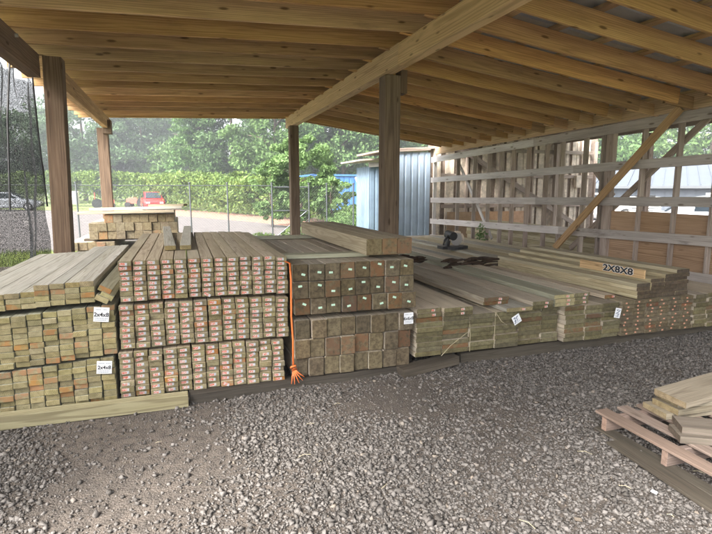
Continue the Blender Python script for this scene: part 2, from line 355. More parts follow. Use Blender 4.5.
# ---------------------------------------------------------------- the open lumber shed (posts, beams, rafters, purlins, roof sheets)
XL, XC, XR = -1.36, 2.41, 6.2
YA, YB = .1, 12.05
def zb(x): return 3.225-.036*(XC-x) if x < XC else 3.225-.134*(x-XC)      # underside of the rafters
shed = empty('lumber_shed', (XC, 6, 0), 'open-sided timber lumber shed with a low rafter roof over the stacks', 'shed')
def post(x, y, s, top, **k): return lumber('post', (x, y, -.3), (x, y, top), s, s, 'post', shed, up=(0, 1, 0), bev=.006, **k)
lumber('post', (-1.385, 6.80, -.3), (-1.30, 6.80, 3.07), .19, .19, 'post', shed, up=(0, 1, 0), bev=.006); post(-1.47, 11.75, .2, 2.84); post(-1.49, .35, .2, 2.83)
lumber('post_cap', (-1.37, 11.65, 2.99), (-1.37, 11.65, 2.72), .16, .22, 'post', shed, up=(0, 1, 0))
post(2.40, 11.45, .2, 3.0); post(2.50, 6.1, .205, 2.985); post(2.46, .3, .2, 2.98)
lumber('cleat', (2.655, 6.1, 3.06), (2.655, 6.1, 2.78), .09, .16, 'post', shed, up=(0, 1, 0))
lumber('beam', (XC+.03, 5.55, 3.11), (XC, YB-.02, 3.125), .14, .245, 'beam', shed)
lumber('beam', (XC+.055, YA, 3.095), (XC+.027, 5.545, 3.105), .14, .235, 'beam', shed)
lumber('beam', (-1.49, YA, 2.955), (-1.49, 6.72, 2.955), .13, .25, 'post', shed)
lumber('beam', (-1.36, 6.9, 2.95), (-1.40, YB, 2.95), .09, .24, 'rafter', shed)
ry = [4.05+.59*k for k in range(-6, 14)]
for k, y in enumerate(ry):
    y = y+J(.02)
    lumber('rafter', (-1.95, y-.05, zb(-1.95)+.10), (XC+.17, y-.05, zb(XC+.17 if 0 else XC)+.107), .038, .185, 'rafter', shed)
    lumber('rafter', (XC-.16, y, zb(XC)+.1), (XR, y, zb(XR)+.0925), .040, .195, 'rafter', shed)
    lumber('rafter_block', (6.02, y+.045, zb(6.02)+.06), (6.62, y+.045, zb(6.6)+.07), .038, .16, 'rafter', shed)
lumber('rafter', (-1.95, YB+.02, zb(-1.95)+.10), (XC+.1, YB+.02, zb(XC)+.107), .038, .19, 'rafter', shed)
lumber('rafter', (XC+.1, YB+.02, zb(XC+.1)+.095), (XR+.2, YB+.02, zb(XR+.2)+.095), .038, .19, 'rafter', shed)
pz = .21
for x in [-1.75, -1.15, -.55, .05, .65, 1.25, 1.85, 2.3]:
    lumber('purlin', (x, YA-.1, zb(x)+pz+.02), (x, YB+.1, zb(x)+pz+.02), .089, .038, 'purlin', shed)
sl_r = -.141
for x in [2.62, 3.2, 3.78, 4.36, 4.94, 5.5, 6.1, 6.55]:
    lumber('purlin', (x, YA-.1, zb(x)+pz+.018), (x, YB+.1, zb(x)+pz+.018), .089, .038, 'purlin', shed, up=(-sl_r, 0, 1))
def corrugated(name, o, ax, ay, wid, length, mat, parent, pitch=.23, h=.019, th=.0015, flat=.6):
    """sheet in the plane (ax, ay) from corner o; ribs run along ay"""
    ax, ay = Vector(ax).normalized(), Vector(ay).normalized(); nz_ = ax.cross(ay); o = Vector(o)
    prof = [(0, 0)]; x = 0
    while x < wid-.001:
        a = pitch
        for fx, fz in ((flat, 0), (flat+.09, 1), (.91, 1), (1, 0)):
            prof.append((min(x+a*fx, wid), fz*h))
        x += pitch
    top = [o+ax*x+nz_*z for x, z in prof]; bot = [p-nz_*th for p in top][::-1]; ring = top+bot
    n = len(top); v = ring+[p+ay*length for p in ring]; L = len(ring); f = []
    for i in range(L): f.append((i, (i+1) % L, L+(i+1) % L, L+i))
    b = MB(); b.add(v, f); return b.build(name, mat, parent)
zl, zc = zb(-2.05)+pz+.045, zb(XC)+pz+.052
corrugated('roof_sheet', (-2.05, YA-.2, zl), (0, 1, 0), (XC+2.05, 0, zc-zl), YB-YA+.4, XC+2.05, 'metal_roof', shed)
zr = zb(6.85)+pz+.052
corrugated('roof_sheet', (XC-.02, YA-.2, zc+.004), (0, 1, 0), (6.85-XC, 0, zr-zc), YB-YA+.4, math.hypot(6.85-XC, zr-zc)+.02, 'metal_roof', shed)
b = MB(); b.prism([(XC-.2, zc+.02), (XC, zc+.055), (XC+.2, zc+.02), (XC+.2, zc+.03), (XC, zc+.065), (XC-.2, zc+.03)], YA-.2, YB+.2, 'y'); b.build('ridge_cap', 'metal_roof', shed)
for y in (ry[7], ry[8], ry[9], ry[11]):
    b = MB(); b.tube([(-1.42+.03, y-.11, 3.01), (-1.42+.055, y-.11, 3.01)], .017, 8); b.build('bolt', 'steel', shed)

# ---------------------------------------------------------------- the open stud wall on the right
wall = empty('stud_wall', (6.5, 8, 0), 'bare framed wall of grey studs with whitewashed horizontal rails at the shed edge', 'wall')
lumber('ledger', (6.54, 1.9, 2.84), (6.54, 12.65, 2.66), .05, .22, 'beam', wall)
def zwt(y): return 2.66+(12.65-y)*.0165
for y in (12.70, 11.45, 10.68, 10.09, 9.6, 9.19, 8.70, 8.16, 7.74, 7.17, 6.62, 6.0, 5.41, 4.86, 4.3, 3.7, 3.1, 2.5, 2.0):
    big = abs(y-6.62) < .01
    lumber('stud', (6.56, y, -.1), (6.56, y, zwt(y)-.13), .14 if big else .04, .09, 'whitewash' if y > 12.6 else 'oldwood', wall, up=(1, 0, 0))
    if big: lumber('stud', (6.56, y+.15, -.1), (6.56, y+.15, 2.65), .05, .09, 'oldwood', wall, up=(1, 0, 0))
for zf, zn, h in ((2.41, 2.585, .145), (1.87, 1.995, .135), (1.325, 1.445, .135), (.755, .935, .14), (.30, .42, .17)):
    s_ = (zn-zf)/(12.6-4.9); zz = lambda y: zf+(12.6-y)*s_
    cut = 7.9+J(.6)
    lumber('rail', (6.49, 12.78, zz(12.78)), (6.49, cut, zz(cut)), .03, h, 'whitewash', wall)
    lumber('rail', (6.488, cut-.003, zz(cut)), (6.488, 1.9, zz(1.9)), .03, h, 'oldrail', wall)
lumber('brace', (6.40, 7.62, .55), (6.40, 5.32, 2.70), .038, .12, 'rafter', wall)
lumber('brace', (6.645, 7.5, .55), (6.645, 5.1, 2.55), .038, .09, 'oldwood', wall)
lumber('brace', (6.645, 11.7, 2.4), (6.645, 10.0, .5), .03, .075, 'whitewash', wall)
lumber('brace', (6.645, 7.1, 2.0), (6.645, 6.6, 1.5), .03, .09, 'oldwood', wall)
for y0, y1, zt in ((6.54, 6.03, 1.27), (5.97, 5.44, 1.28), (5.38, 4.9, 1.27), (4.83, 4.33, 1.29), (4.27, 3.7, 1.28), (3.65, 2.1, 1.28)):
    lumber('plywood_panel', (6.575, (y0), (zt+.1)/2), (6.575, (y1), (zt+.1)/2), .012, zt-.1, 'ply', wall, bev=.001)

# ---------------------------------------------------------------- lean-to beyond the wall
lt = empty('lean_to', (9.5, 10, 0), 'covered bay beyond the stud wall backed with dirty pale siding strips', 'shed')
boxobj('back_board', (9.4, 13.0, 1.55), (5.8, .06, 3.3), 'oldwood', lt)
x = 6.62
while x < 11.9:
    w_ = random.choice((.22, .26, .30)); 
    b = MB()
    for k in range(3): b.box((x+w_*(k+.5)/3, 12.93+(.012 if k % 2 else 0), 1.6), (w_/3-.006, .05, 3.1))
    b.build('siding_strip', 'pale_siding', lt); x += w_+random.choice((.07, .12, .16))
for z in (2.72, 2.0, 1.15): lumber('rail', (6.85, 12.86, z), (12.1, 12.86, z), .04, .1, 'oldwood' if z < 2.5 else 'oldwood', lt)
for x in (7.6, 8.7, 9.8, 10.9, 12.1): lumber('stud', (x, 12.80, -.1), (x, 12.80, 3.05), .05, .09, 'oldwood', lt, up=(0, 1, 0))
lumber('brace', (7.3, 12.72, 2.75), (11.6, 12.72, .45), .03, .14, 'oldwood', lt)
for a, c_ in ((6.95, 7.75), (7.8, 9.0), (9.05, 9.6)): boxobj('plywood_panel', ((a+c_)/2, 12.68, .62), (c_-a, .012, .75), 'ply', lt, bev=.001)
lumber('header', (10.6, 12.9, 3.06), (10.6, .5, 3.18), .06, .24, 'oldwood', lt)
for y in (12.75, 9.55, 6.9, 4.2, 1.2): lumber('post', (10.6, y, -.1), (10.6, y, 2.94), .13, .13, 'oldwood', lt, up=(0, 1, 0))
for k in range(18): lumber('rafter', (6.7, 1+.68*k, 2.97), (10.9, 1+.68*k, 3.24), .04, .14, 'oldwood', lt)
corrugated('roof_sheet', (6.9, .4, 3.075), (0, 1, 0), (4.3, 0, .27), 12.8, 4.31, 'metal_roof', lt)
boxobj('meter_box', (11.5, 12.78, 1.85), (.3, .12, .36), 'pale_siding', lt)
for i in range(4):
    for j in range(8):
        o = lumber('yellow_board', (7.15+.2*i, 6.9+.1*J(1), .15+.088*j), (7.15+.2*i, 11.8+.1*J(1), .15+.088*j), .185, .084, 'yellow')
        tag(o, f'yellow board on the floor beyond the stud wall, {ORD[7-j]} layer down, {ORD[i]} from the wall', 'board', 'yellow boards beyond the stud wall')
for i in range(2):
    o = lumber('bearer_block', (7.0, 7.6+3.2*i, .05), (8.0, 7.6+3.2*i, .05), .09, .09, 'skid')
    tag(o, 'dark wooden bearer under the %s end of the yellow boards beyond the wall' % ('near', 'far')[i], 'bearer')

# ---------------------------------------------------------------- pale blue corrugated shed and its annex
bs = empty('blue_shed', (5.9, 13.8, 0), 'pale blue corrugated metal shed closing the far end of the lumber shed', 'shed')
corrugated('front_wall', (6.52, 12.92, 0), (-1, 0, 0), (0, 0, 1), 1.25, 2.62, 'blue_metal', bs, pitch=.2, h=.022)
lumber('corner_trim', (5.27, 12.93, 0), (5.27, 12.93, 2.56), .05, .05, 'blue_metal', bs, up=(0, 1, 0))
lumber('roof', (5.2, 14.1, 2.66), (6.9, 14.1, 2.76), 2.5, .05, 'oldwood', bs)
lumber('fascia', (5.22, 12.87, 2.63), (6.5, 12.87, 2.71), .03, .07, 'oldwood', bs)
an = empty('blue_annex', (5.6, 15.5, 0), 'small pale blue annex with a sagging plank roof beside the blue shed', 'shed')
corrugated('front_wall', (5.9, 14.6, 0), (-1, 0, 0), (0, 0, 1), .55, 2.32, 'blue_dimmed', an, pitch=.2)
corrugated('side_wall', (5.35, 14.6, 0), (0, 1, 0), (0, 0, 1), 1.2, 2.3, 'blue_dimmed', an, pitch=.2)
lumber('roof', (4.95, 15.3, 2.46), (6.3, 15.3, 2.56), 1.9, .05, 'oldwood', an)
lumber('fascia', (5.3, 14.52, 2.34), (6.0, 14.52, 2.38), .03, .14, 'whitewash', an)
m_ = MB()
corr = empty('blue_building', (15, 36, 0), 'low bright blue metal building behind the bushes at the fence', 'building')
corrugated('wall', (26, 36, 0), (-1, 0, 0), (0, 0, 1), 17, 2.55, 'blue_roof', corr, pitch=.4, h=.04)
lumber('roof', (8.8, 40.2, 2.66), (26.2, 40.2, 2.66), 8.6, .12, 'blue_roof', corr)
o = lumber('leaning_pole', (9.95, 27, .4), (9.15, 27.2, 2.3), .28, .1, 'white'); tag(o, 'white board leaning up in front of the blue building', 'board')

# ---------------------------------------------------------------- lumber stacks
def copyboard(proto, name, mtx, label, group, cat='board', kids=()):
    o = proto.copy(); o.name = name; COL.objects.link(o); place(o, mtx); tag(o, label, cat, group); return o
def proto_board(w, l, h, mat, bev=.0025):
    return beveled_box(w, l, h, mat, bev)
def newboard(name, me, mtx, label, group, cat='board'):
    o = bpy.data.objects.new(name, me); COL.objects.link(o); place(o, mtx); return tag(o, label, cat, group)
def T(x, y, z, rx=0, ry=0, rz=0): return Matrix.Translation((x, y, z)) @ Euler((rx, ry, rz)).to_matrix().to_4x4()
def label_mesh(w, h, mat, round_=0):
    me = beveled_box(w, .0012, h, mat, 0); return me

# three red-tagged bundles, one above the other
tagme = label_mesh(.050, .021, 'tag')
def tagged_bundle(x0, x1, z0, z1, cols, rows, which, L, missing=(), yoff=0, ystep=0):
    p = (x1-x0)/cols; ph = (z1-z0)/rows
    for j in range(rows):
        for i in range(cols):
            if (i, j) in missing: continue
            dy = J(.017)+yoff; x = x0+p*(i+.5)+J(.0015); z = z1-ph*(j+.5)+J(.0007)
            if i >= cols-1: z -= .016
            elif i >= cols-3: z -= .006
            me = proto_board(p-.0075, L, ph-.003, 'tagged')
            mt = T(x, 3.95+L/2+dy, z, 0, J(.012), J(.002))
            o = newboard('tagged_board', me, mt, f'red-tagged board, {ORD[j]} row down, {ORD[i]} column, of the {which} tagged bundle', 'red-tagged boards in the three middle bundles')
            if (i*7+j*13+len(which)) % 41 == 5: continue
            t = bpy.data.objects.new('end_tag', tagme); COL.objects.link(t)
            place(t, mt @ T(-.006+J(.006), -L/2-.0008, J(.003), 0, J(.07) if random.random() > .12 else J(.5), 0), o)
tagged_bundle(-.462, .765, .800, 1.098, 13, 8, 'uppermost', 2.5, ystep=0)
tagged_bundle(-.478, .762, .446, .775, 12, 8, 'middle', 2.5)
tagged_bundle(-.500, .722, .075, .425, 12, 8, 'lowest', 2.5)
def bearers(xa, xb, z, ys, mat, what):
    for i, y in enumerate(ys):
        o = lumber('bearer', (xa, y, z), (xb, y, z), .07, .018, mat); tag(o, f'{what}, {ORD[i]} from the front', 'bearer')
bearers(-.46, .74, .4355, (4.3, 5.2, 6.1), 'skid', 'thin dark bearer strip between lowest and middle tagged bundles')
bearers(-.46, .74, .7875, (4.3, 5.2, 6.1), 'skid', 'thin dark bearer strip between middle and uppermost tagged bundles')
# two silvered boards on top
for i, (xa, xb, lab) in enumerate(((-.115, -.21, 'left'), (.005, .045, 'right'))):
    for k in range(1):
        z = 1.1+.022
        o = lumber('loose_board', (xa, 4.5, z), (xb, 6.95, z), .089, .038, 'silver')
        tag(o, f'silvery loose board on the tagged bundle, {lab} one of the pair', 'board', 'pair of silvery loose boards on the tagged bundle')

# left stacks of untagged boards
def stud_bundle(x0, cols, z0, z1, rows, which, L, y0=3.95):
    p = .0925; ph = (z1-z0)/rows
    for j in range(rows):
        for i in range(cols):
            x = x0-p*(i+.5)+J(.002); dy = J(.014); z = z1-ph*(j+.5)-.010*i*.6+J(.001)
            me = proto_board(p-.0065, L, ph-.0016, 'stud')
            newboard('stud_board', me, T(x, y0+L/2+dy, z, 0, J(.02), J(.002)), f'untagged board, {ORD[j]} row down, {ORD[i]} column from the right, of the {which} left bundle', 'untagged boards in the left bundles')
stud_bundle(-.50, 11, .42, .785, 9, 'middle', 2.55)
stud_bundle(-.525, 11, .065, .40, 8, 'lowest', 2.55)
for j in range(4):
    for i in range(10):
        if i >= 4 and j == 0: continue
        x = -.62-.0935*(i+.5)+J(.002); z = .965-.0385*(j+.5)-.0035*i-.008*(i > 3)
        zz = z-.0
        newboard('stud_board', proto_board(.089, 2.55, .037, 'silver' if j == (0 if i < 4 else 1) else 'stud'), T(x, 3.95+2.55/2+J(.01)+(.0 if i < 4 else .03), zz, 0, J(.01), J(.003)), f'untagged board, {ORD[j]} row down, {ORD[i]} column from the right, of the uppermost left bundle', 'untagged boards in the left bundles')
for i, y in enumerate((4.2, 5.2, 6.2)):
    o = lumber('bearer', (-1.55, y, .790), (-.52, y, .798), .07, .016, 'skid'); tag(o, f'thin dark bearer between middle and uppermost left bundles, {ORD[i]} from the front', 'bearer')
for k, (x, z, a) in enumerate(((-.556, .895, .5), (-.545, .850, .55), (-.575, .835, .5))):
    newboard('tilted_board', proto_board(.089, 2.5, .038, 'stud'), T(x, 5.25, z, 0, a, 0), f'tilted board wedged between the upper left bundle and tagged bundle, {ORD[k]} down', 'board', None) if 0 else \
    tag(newboard('tilted_board', proto_board(.089, 2.5, .038, 'stud'), T(x, 5.21-.02*k, z, 0, a, 0), f'tilted board wedged beside the uppermost left bundle, {ORD[k]} from the top', 'tilted boards between the bundles'), None)
# skids below
tag(lumber('skid_timber', (-1.25, 3.845, .055), (-.03, 3.86, .046), .085, .098, 'greenskid'), 'pale green treated timber on the gravel under the left bundles', 'timber')
tag(lumber('skid_timber', (-.02, 3.93, .03), (1.80, 4.02, .025), .12, .085, 'skid'), 'blackened timber skid under the tagged and square timber bundles', 'timber')
tag(lumber('skid_timber', (1.72, 3.90, .035), (2.30, 3.97, .075), .13, .075, 'skid'), 'short rough dark timber chunk propping the dark planks', 'timber')
tag(lumber('skid_timber', (2.38, 4.06, .045), (6.1, 4.12, .06), .10, .11, 'skid'), 'long dark timber skid under the right-hand plank bundles', 'timber')
for i, (x0, x1) in enumerate(((-1.5, .75), (.82, 1.85), (1.9, 6.1))):
    tag(lumber('skid_timber', (x0, 5.9, .03), (x1, 5.9, .03), .12, .085, 'skid'), ('hidden rear skid under the left and tagged bundles', 'hidden rear skid under the square timbers', 'hidden rear skid under the right-hand planks')[i], 'timber')

# square timbers
mint = label_mesh(.032, .017, 'mint')
def timber_bundle(x0, x1, z0, z1, cols, rows, which, labels):
    p = (x1-x0)/cols; ph = (z1-z0)/rows
    for j in range(rows):
        for i in range(cols):
            x = x0+p*(i+.5)+(.018 if labels and j == 2 else 0)+(.012*j if not labels else 0)*-1; z = z1-ph*(j+.5)
            mt = T(x, 3.95+1.25+J(.022), z, 0, J(.012), J(.003))
            o = newboard('square_timber', proto_board(p-.008, 2.5, ph-.006, 'timber', .004), mt, f'square timber, {ORD[j]} row down, {ORD[i]} column, of the {which} timber stack', 'square timbers in two stacks', 'timber')
            if labels:
                t = bpy.data.objects.new('end_tag', mint); COL.objects.link(t); place(t, mt @ T(J(.02)+.005, -1.2508, J(.03)+.01, 0, J(.35)+.1, 0), o)
timber_bundle(.795, 1.862, .592, 1.015, 8, 3, 'upper, mint-labelled', True)
timber_bundle(.815, 1.86, .075, .552, 8, 3, 'lower, unlabelled', False)
bearers(.84, 1.84, .5725, (4.25, 5.2, 6.1), 'skid', 'dark bearer strip between the two square timber stacks')
tag(lumber('cross_plank', (.79, 4.33, 1.035), (1.55, 4.28, 1.035), .14, .036, 'stud'), 'pale board laid across the front of the square timbers', 'board')
tag(lumber('cross_plank', (.72, 6.15, 1.035), (1.9, 6.10, 1.035), .12, .036, 'stud'), 'pale board laid across the back of the square timbers', 'board')
for i in range(3):
    o = lumber('loose_timber', (1.51+.143*i, 3.99, 1.125), (1.48+.143*i, 6.35, 1.125), .139, .139, 'offcut' if 0 else 'timber_pale')if 0 else None
M['timber_pale'] = wood('pale_timber', (.50, .43, .31, 1), (.35, .29, .2, 1), ends=((.22, .18, .105, 1), (.12, .09, .05, 1)), orange=.15, orange_col=(.22, .12, .06, 1), knots=.4, var=.25)
for i in range(3):
    o = lumber('loose_timber', (1.51+.143*i, 3.99+.01*i, 1.125), (1.49+.143*i, 6.4, 1.125), .139, .139, 'timber_pale', bev=.005)
    tag(o, f'loose square timber resting on top of the timber stack, {ORD[i]} from the left', 'timber', 'three loose timbers on the timber stack')

# right-hand bundles of wide planks and deck boards
def plank_bundle(name, x0, widths, z0, z1, rows, which, mat, L, red=None, y0=3.95, skew=0, group='wide planks in the right-hand bundles'):
    x = x0; ph = (z1-z0)/rows
    for i, w in enumerate(widths):
        for j in range(rows):
            z = z1-ph*(j+.5); mt = T(x+w/2+J(.004), y0+L/2+J(.018)+skew*i, z+J(.001), 0, J(.006), J(.002))
            o = newboard(name, proto_board(w-.007, L, ph-.003, mat, .003), mt, f'{which}, {ORD[j]} layer down, {ORD[i]} column', group)
            if red == 'all':
                t = bpy.data.objects.new('end_tag', redme); COL.objects.link(t); place(t, mt @ T(-.02+J(.015), -L/2-.0008, J(.004), 0, J(.2), 0), o)
        x += w
M['redtag'] = plain('small_red_tag', (.55, .16, .11), .6)
M['paleorange'] = plain('orange_pink_tag', (.62, .30, .20), .6)
redme = label_mesh(.022, .015, 'paleorange')
plank_bundle('wide_plank', 1.885, (.265, .27, .27, .262), .135, .485, 8, 'dark wide plank beside the square timbers', 'wide', 4.8)
plank_bundle('wide_plank', 2.98, (.27, .2), .125, .478, 8, 'dark plank in the narrow bundle after the string-tied one', 'wide', 4.7, y0=4.0)
plank_bundle('wide_plank', 3.475, (.24, .22, .225), .12, .475, 8, 'greenish plank in the bundle below the plain three-high pile', 'wide', 4.8, y0=3.93)
plank_bundle('deck_board', 4.19, (.165,)*6, .115, .478, 9, 'tagged deck board left of the last bundle', 'deck', 4.8, red='all', group='deck boards with orange tags')
plank_bundle('wide_plank', 5.21, (.19, .19, .19, .2), .11, .482, 8, 'brown plank in the rightmost bundle by the wall', 'wide', 4.8)
tag2 = label_mesh(.036, .02, 'tag')
def top_pile(x0, w, n, z0, y0, L, mat, lab, rz=0, tags=True, gap=.0025):
    for k in range(n):
        z = z0+.0385*(k+.5); mt = T(x0+w/2+J(.006)-math.sin(rz)*L/2, y0+L/2+J(.02), z, 0, 0, rz)
        o = newboard('wide_plank', proto_board(w, L, .0375, mat, .003), mt, f'{lab}, {ORD[n-1-k]} from the top' if n > 1 else lab, 'loose planks on the right-hand bundles')
        if tags:
            t = bpy.data.objects.new('end_tag', tag2); COL.objects.link(t); place(t, mt @ T(.04, -L/2-.0008, 0, 0, J(.1), 0), o)
top_pile(1.90, .235, 2, .489, 3.95, 4.6, 'wide', 'plank in the two-high pile right against the square timbers')
top_pile(2.145, .29, 2, .489, 3.93, 3.5, 'wide', 'broad plank in the two-high pile left of the slipped boards', rz=.0)
top_pile(2.76, .285, 1, .489, 3.86, 4.5, 'silver', 'pale bottom plank in the slipped pile above the string-tied bundle')
top_pile(2.62, .27, 2, .529, 4.02, 4.5, 'wide', 'plank of the slipped pile left of the plain three-high pile')
top_pile(3.08, .235, 2, .482, 3.93, 4.4, 'wide', 'narrow plank in the low pair left of the three-high pile')
top_pile(3.36, .235, 3, .480, 3.96, 4.9, 'stud', 'pale plank of the three-high pile', rz=.0)
top_pile(3.605, .185, 3, .480, 3.98, 4.9, 'wide', 'narrow plank of the three-high pile beside the wide one')
top_pile(4.10, .14, 1, .482, 4.1, 3.4, 'wide', 'single low plank lying by the first deck board column')
# the pile of big fresh boards with the size written on a short board
for i, (x0, n) in enumerate(((4.43, 4), (4.62, 5), (4.815, 6), (4.99, 7))):
    w = .183
    for k in range(n):
        z = .484+.0395*(k+.5)
        o = newboard('fresh_board', proto_board(w, 2.42, .0385, 'yellow', .003), T(x0+w/2-.05, 3.97+1.21+J(.014)+.01*i, z, 0, 0, .018), f'fresh yellow board in the stepped pile, {ORD[n-1-k]} layer down, {ORD[i]} step from the left', 'fresh yellow boards in the stepped pile')
def text_mesh(mb_name, txt, size, mat, parent, mtx, bold=.02, extrude=.0006, align='CENTER', sx=1):
    cu = bpy.data.curves.new('lettering', 'FONT'); cu.body = txt; cu.size = size; cu.offset = bold*size; cu.extrude = extrude; cu.align_x = align; cu.align_y = 'CENTER'
    ob = bpy.data.objects.new('lettering', cu); COL.objects.link(ob)
    dg = bpy.context.evaluated_depsgraph_get(); me = bpy.data.meshes.new_from_object(ob.evaluated_get(dg)); bpy.data.objects.remove(ob)
    if sx != 1:
        for v in me.vertices: v.co.x *= sx
    me.materials.clear(); me.materials.append(M[mat]); o = bpy.data.objects.new(mb_name, me); COL.objects.link(o); place(o, mtx, parent); return o
sb = lumber('size_board', (4.545, 4.02, .725), (4.525, 4.92, .725), .018, .095, 'beam', bev=.001)
tag(sb, 'short tan board lettered 2X8X8 standing in the stepped fresh pile', 'sign')
for mt_, xx_, bo_ in (('white', 4.5262, .075), ('ink', 4.5245, .03)): text_mesh('lettering_outline' if mt_ == 'white' else 'lettering', '2X8X8', .098, mt_, sb, T(xx_, 4.36, .727) @ Euler((math.pi/2, 0, -math.pi/2+.022)).to_matrix().to_4x4(), bold=bo_, sx=1.42)
# rear boards between the plank bundles and the wall
for i in range(9):
    x0 = 3.95+.27*i
    for k in range(2):
        o = newboard('rear_board', proto_board(.25, 3.9, .038, 'yellow' if (i+k) % 3 else 'silver', .003), T(x0+.125, 8.35+J(.12)+(.5 if i > 5 else 0), .49+.039*(k+.5), 0, 0, .01+J(.006)), f'pale long board on the back of the plank stacks, {("lower","upper")[k]} layer, {ORD[i]} from the left', 'pale long boards at the back by the stud wall') if (i < 8 and (i > 1 or k == 0) and not (k == 1 and i > 5)) else None
for i in range(4):
    for j in range(5):
        x0 = 4.0+.55*i
        newboard('rear_plank', proto_board(.54, 2.4, .075, 'wide', .004), T(x0+.27, 10.2, .10+.078*j+.04), f'thick dark plank in the back row, {ORD[4-j]} layer down, {ORD[i]} from the left', 'thick planks in the back row')
# broken bark
def rotten(name, cx, cy, z, n, lab, spread):
    b = MB()
    for k in range(n):
        a = .15+J(.22); c_ = (cx+J(spread), cy+J(spread*.45), z+random.uniform(0, .09)); L_ = random.uniform(.12, .3)
        rot = Euler((J(.12), J(.3), math.pi/2+a)).to_matrix(); w_ = random.uniform(.04, .09)
        ring = []
        for t in (-1, -.4, .3, 1):
            q = w_*(1-.55*abs(t)**2)*random.uniform(.7, 1.1)
            ring.append([rot @ Vector((math.cos(u)*q*.6, t*L_/2, math.sin(u)*q*.35))+Vector(c_) for u in np.linspace(0, 5.2, 6)])
        b.loft(ring)
    tag(b.build(name, 'bark'), lab, 'scrap wood')
rotten('broken_bark', 3.66, 6.1, .575, 34, 'heap of dark rotten splintered wood lying on the planks', .34)
rotten('broken_bark', 2.95, 6.5, .6, 12, 'dark scraps behind the loose square timbers', .22)
# black saw standing on the boards at the back
sw = empty('mitre_saw', (4.5, 8.0, .57), 'black mitre saw with a pale blade guard on the rear boards', 'saw')
b = MB(); b.tube([(4.5, 7.95, .57), (4.5, 7.95, .62)], .17, 16); b.box((4.5, 7.98, .60), (.5, .2, .05)); b.build('base', 'black', sw)
b = MB(); b.tube([(4.40, 8.0, .62), (4.42, 7.98, .76), (4.47, 7.96, .80)], .045, 8); b.build('arm', 'black', sw)
b = MB(); b.tube([(4.45, 7.86, .80), (4.45, 8.08, .82)], .075, 12); b.tube([(4.38, 7.93, .80), (4.27, 7.85, .74), (4.24, 7.83, .66)], .02, 8); b.build('motor', 'black', sw)
b = MB()
pts = [(4.55+.125*math.cos(t), 7.93, .745+.125*math.sin(t)) for t in np.linspace(-.4, 3.3, 14)]
b.tube(pts, .022, 8); b.build('blade_guard', 'pale_siding', sw)
b = MB(); b.tube([(4.55, 7.925, .745), (4.55, 7.935, .745)], .115, 24); b.build('blade', 'steel', sw)
for i, (x, y, s) in enumerate(((6.25, 8.9, .12), (4.9, 8.5, .07))):
    pass

# paper signs
def paper(x, y, z, w, h, ry, txt, lab, scribble=False):
    s = boxobj('paper_sign', (x, y, z), (w, .0015, h), 'paper', bev=0, rot=(0, ry, 0)); tag(s, lab, 'sign')
    base = world(s)
    rr = Matrix.Rotation(math.pi/2, 4, 'X')
    if txt: text_mesh('lettering', txt, h*.40, 'ink', s, base @ T(0, -.0014, -.002) @ rr, bold=.02, sx=.92)
    b = MB(); k = 0
    for zz, x0, x1 in ((h*.33, -w*.38, -w*.05), (h*.33, w*.1, w*.35), (-h*.27, -w*.38, w*.36), (-h*.38, -w*.38, w*.3)):
        xx = x0
        while xx < x1:
            l_ = random.uniform(.004, .011); b.box((xx+l_/2, -.0011, zz), (l_, .0008, h*.035)); xx += l_+.0025
    if not txt:
        for k in range(9): b.box((J(w*.3), -.0012, J(h*.3)), (random.uniform(.012, .03), .0008, .008), Euler((0, -.7+J(.3), 0)).to_matrix())
    b.build('small_print', 'bluetext', s, mtx=base)
paper(-.585, 3.925, .725, .10, .105, .12, '2x4x8', 'white paper 2x4x8 sign on the middle left bundle')
paper(-.592, 3.925, .335, .10, .095, .10, '2x4x8', 'white paper 2x4x8 sign on the lowest left bundle')
paper(1.80, 3.915, .506, .088, .10, 0, '6x6x8', 'white paper sign on the lower square timber stack')
paper(2.905, 3.915, .405, .085, .085, -.5, '', 'small tilted white paper on the string-tied plank bundle')
paper(4.09, 3.895, .378, .075, .10, .2, '', 'crumpled white paper on the greenish plank bundle')
# orange twine
b = MB()
pts = [(.62, 4.05, 1.045), (.72, 3.99, 1.05), (.778, 3.935, 1.03), (.782, 3.925, .9), (.779, 3.925, .6), (.79, 3.93, .4), (.785, 3.92, .16)]
b.tube(pts, .008, 6)
for k in range(5):
    a = -1.9+.35*k; b.tube([(.785, 3.915, .175), (.785+.045*math.cos(a), 3.89, .16+.05*math.sin(a)), (.785+.10*math.cos(a)+J(.01), 3.88, .15+.10*math.sin(a))], .007, 5, r1=.003)
b.tube([(.76, 3.90, .19), (.80, 3.895, .2), (.81, 3.9, .17), (.77, 3.9, .165), (.76, 3.9, .19)], .009, 6)
tag(b.build('strap', 'orange', smooth=True), 'bright orange twine hanging down between tagged and square timber bundles', 'twine')
# pale string round the dark bundle
b = MB()
for pts in ([(2.675, 3.925, .15), (2.675, 3.92, .36), (2.677, 3.925, .49), (2.70, 4.6, .492)], [(2.677, 3.92, .49), (2.74, 3.915, .40), (2.80, 3.918, .36)], [(2.42, 3.925, .14), (2.42, 3.925, .3), (2.415, 3.93, .40)], [(2.13, 3.925, .13), (2.22, 3.92, .22), (2.41, 3.92, .34)]): b.tube(pts, .0022, 5)
M['string'] = plain('pale_string', (.50, .44, .30), .8)
tag(b.build('string', 'string'), 'pale string tied round the dark wide planks', 'string')

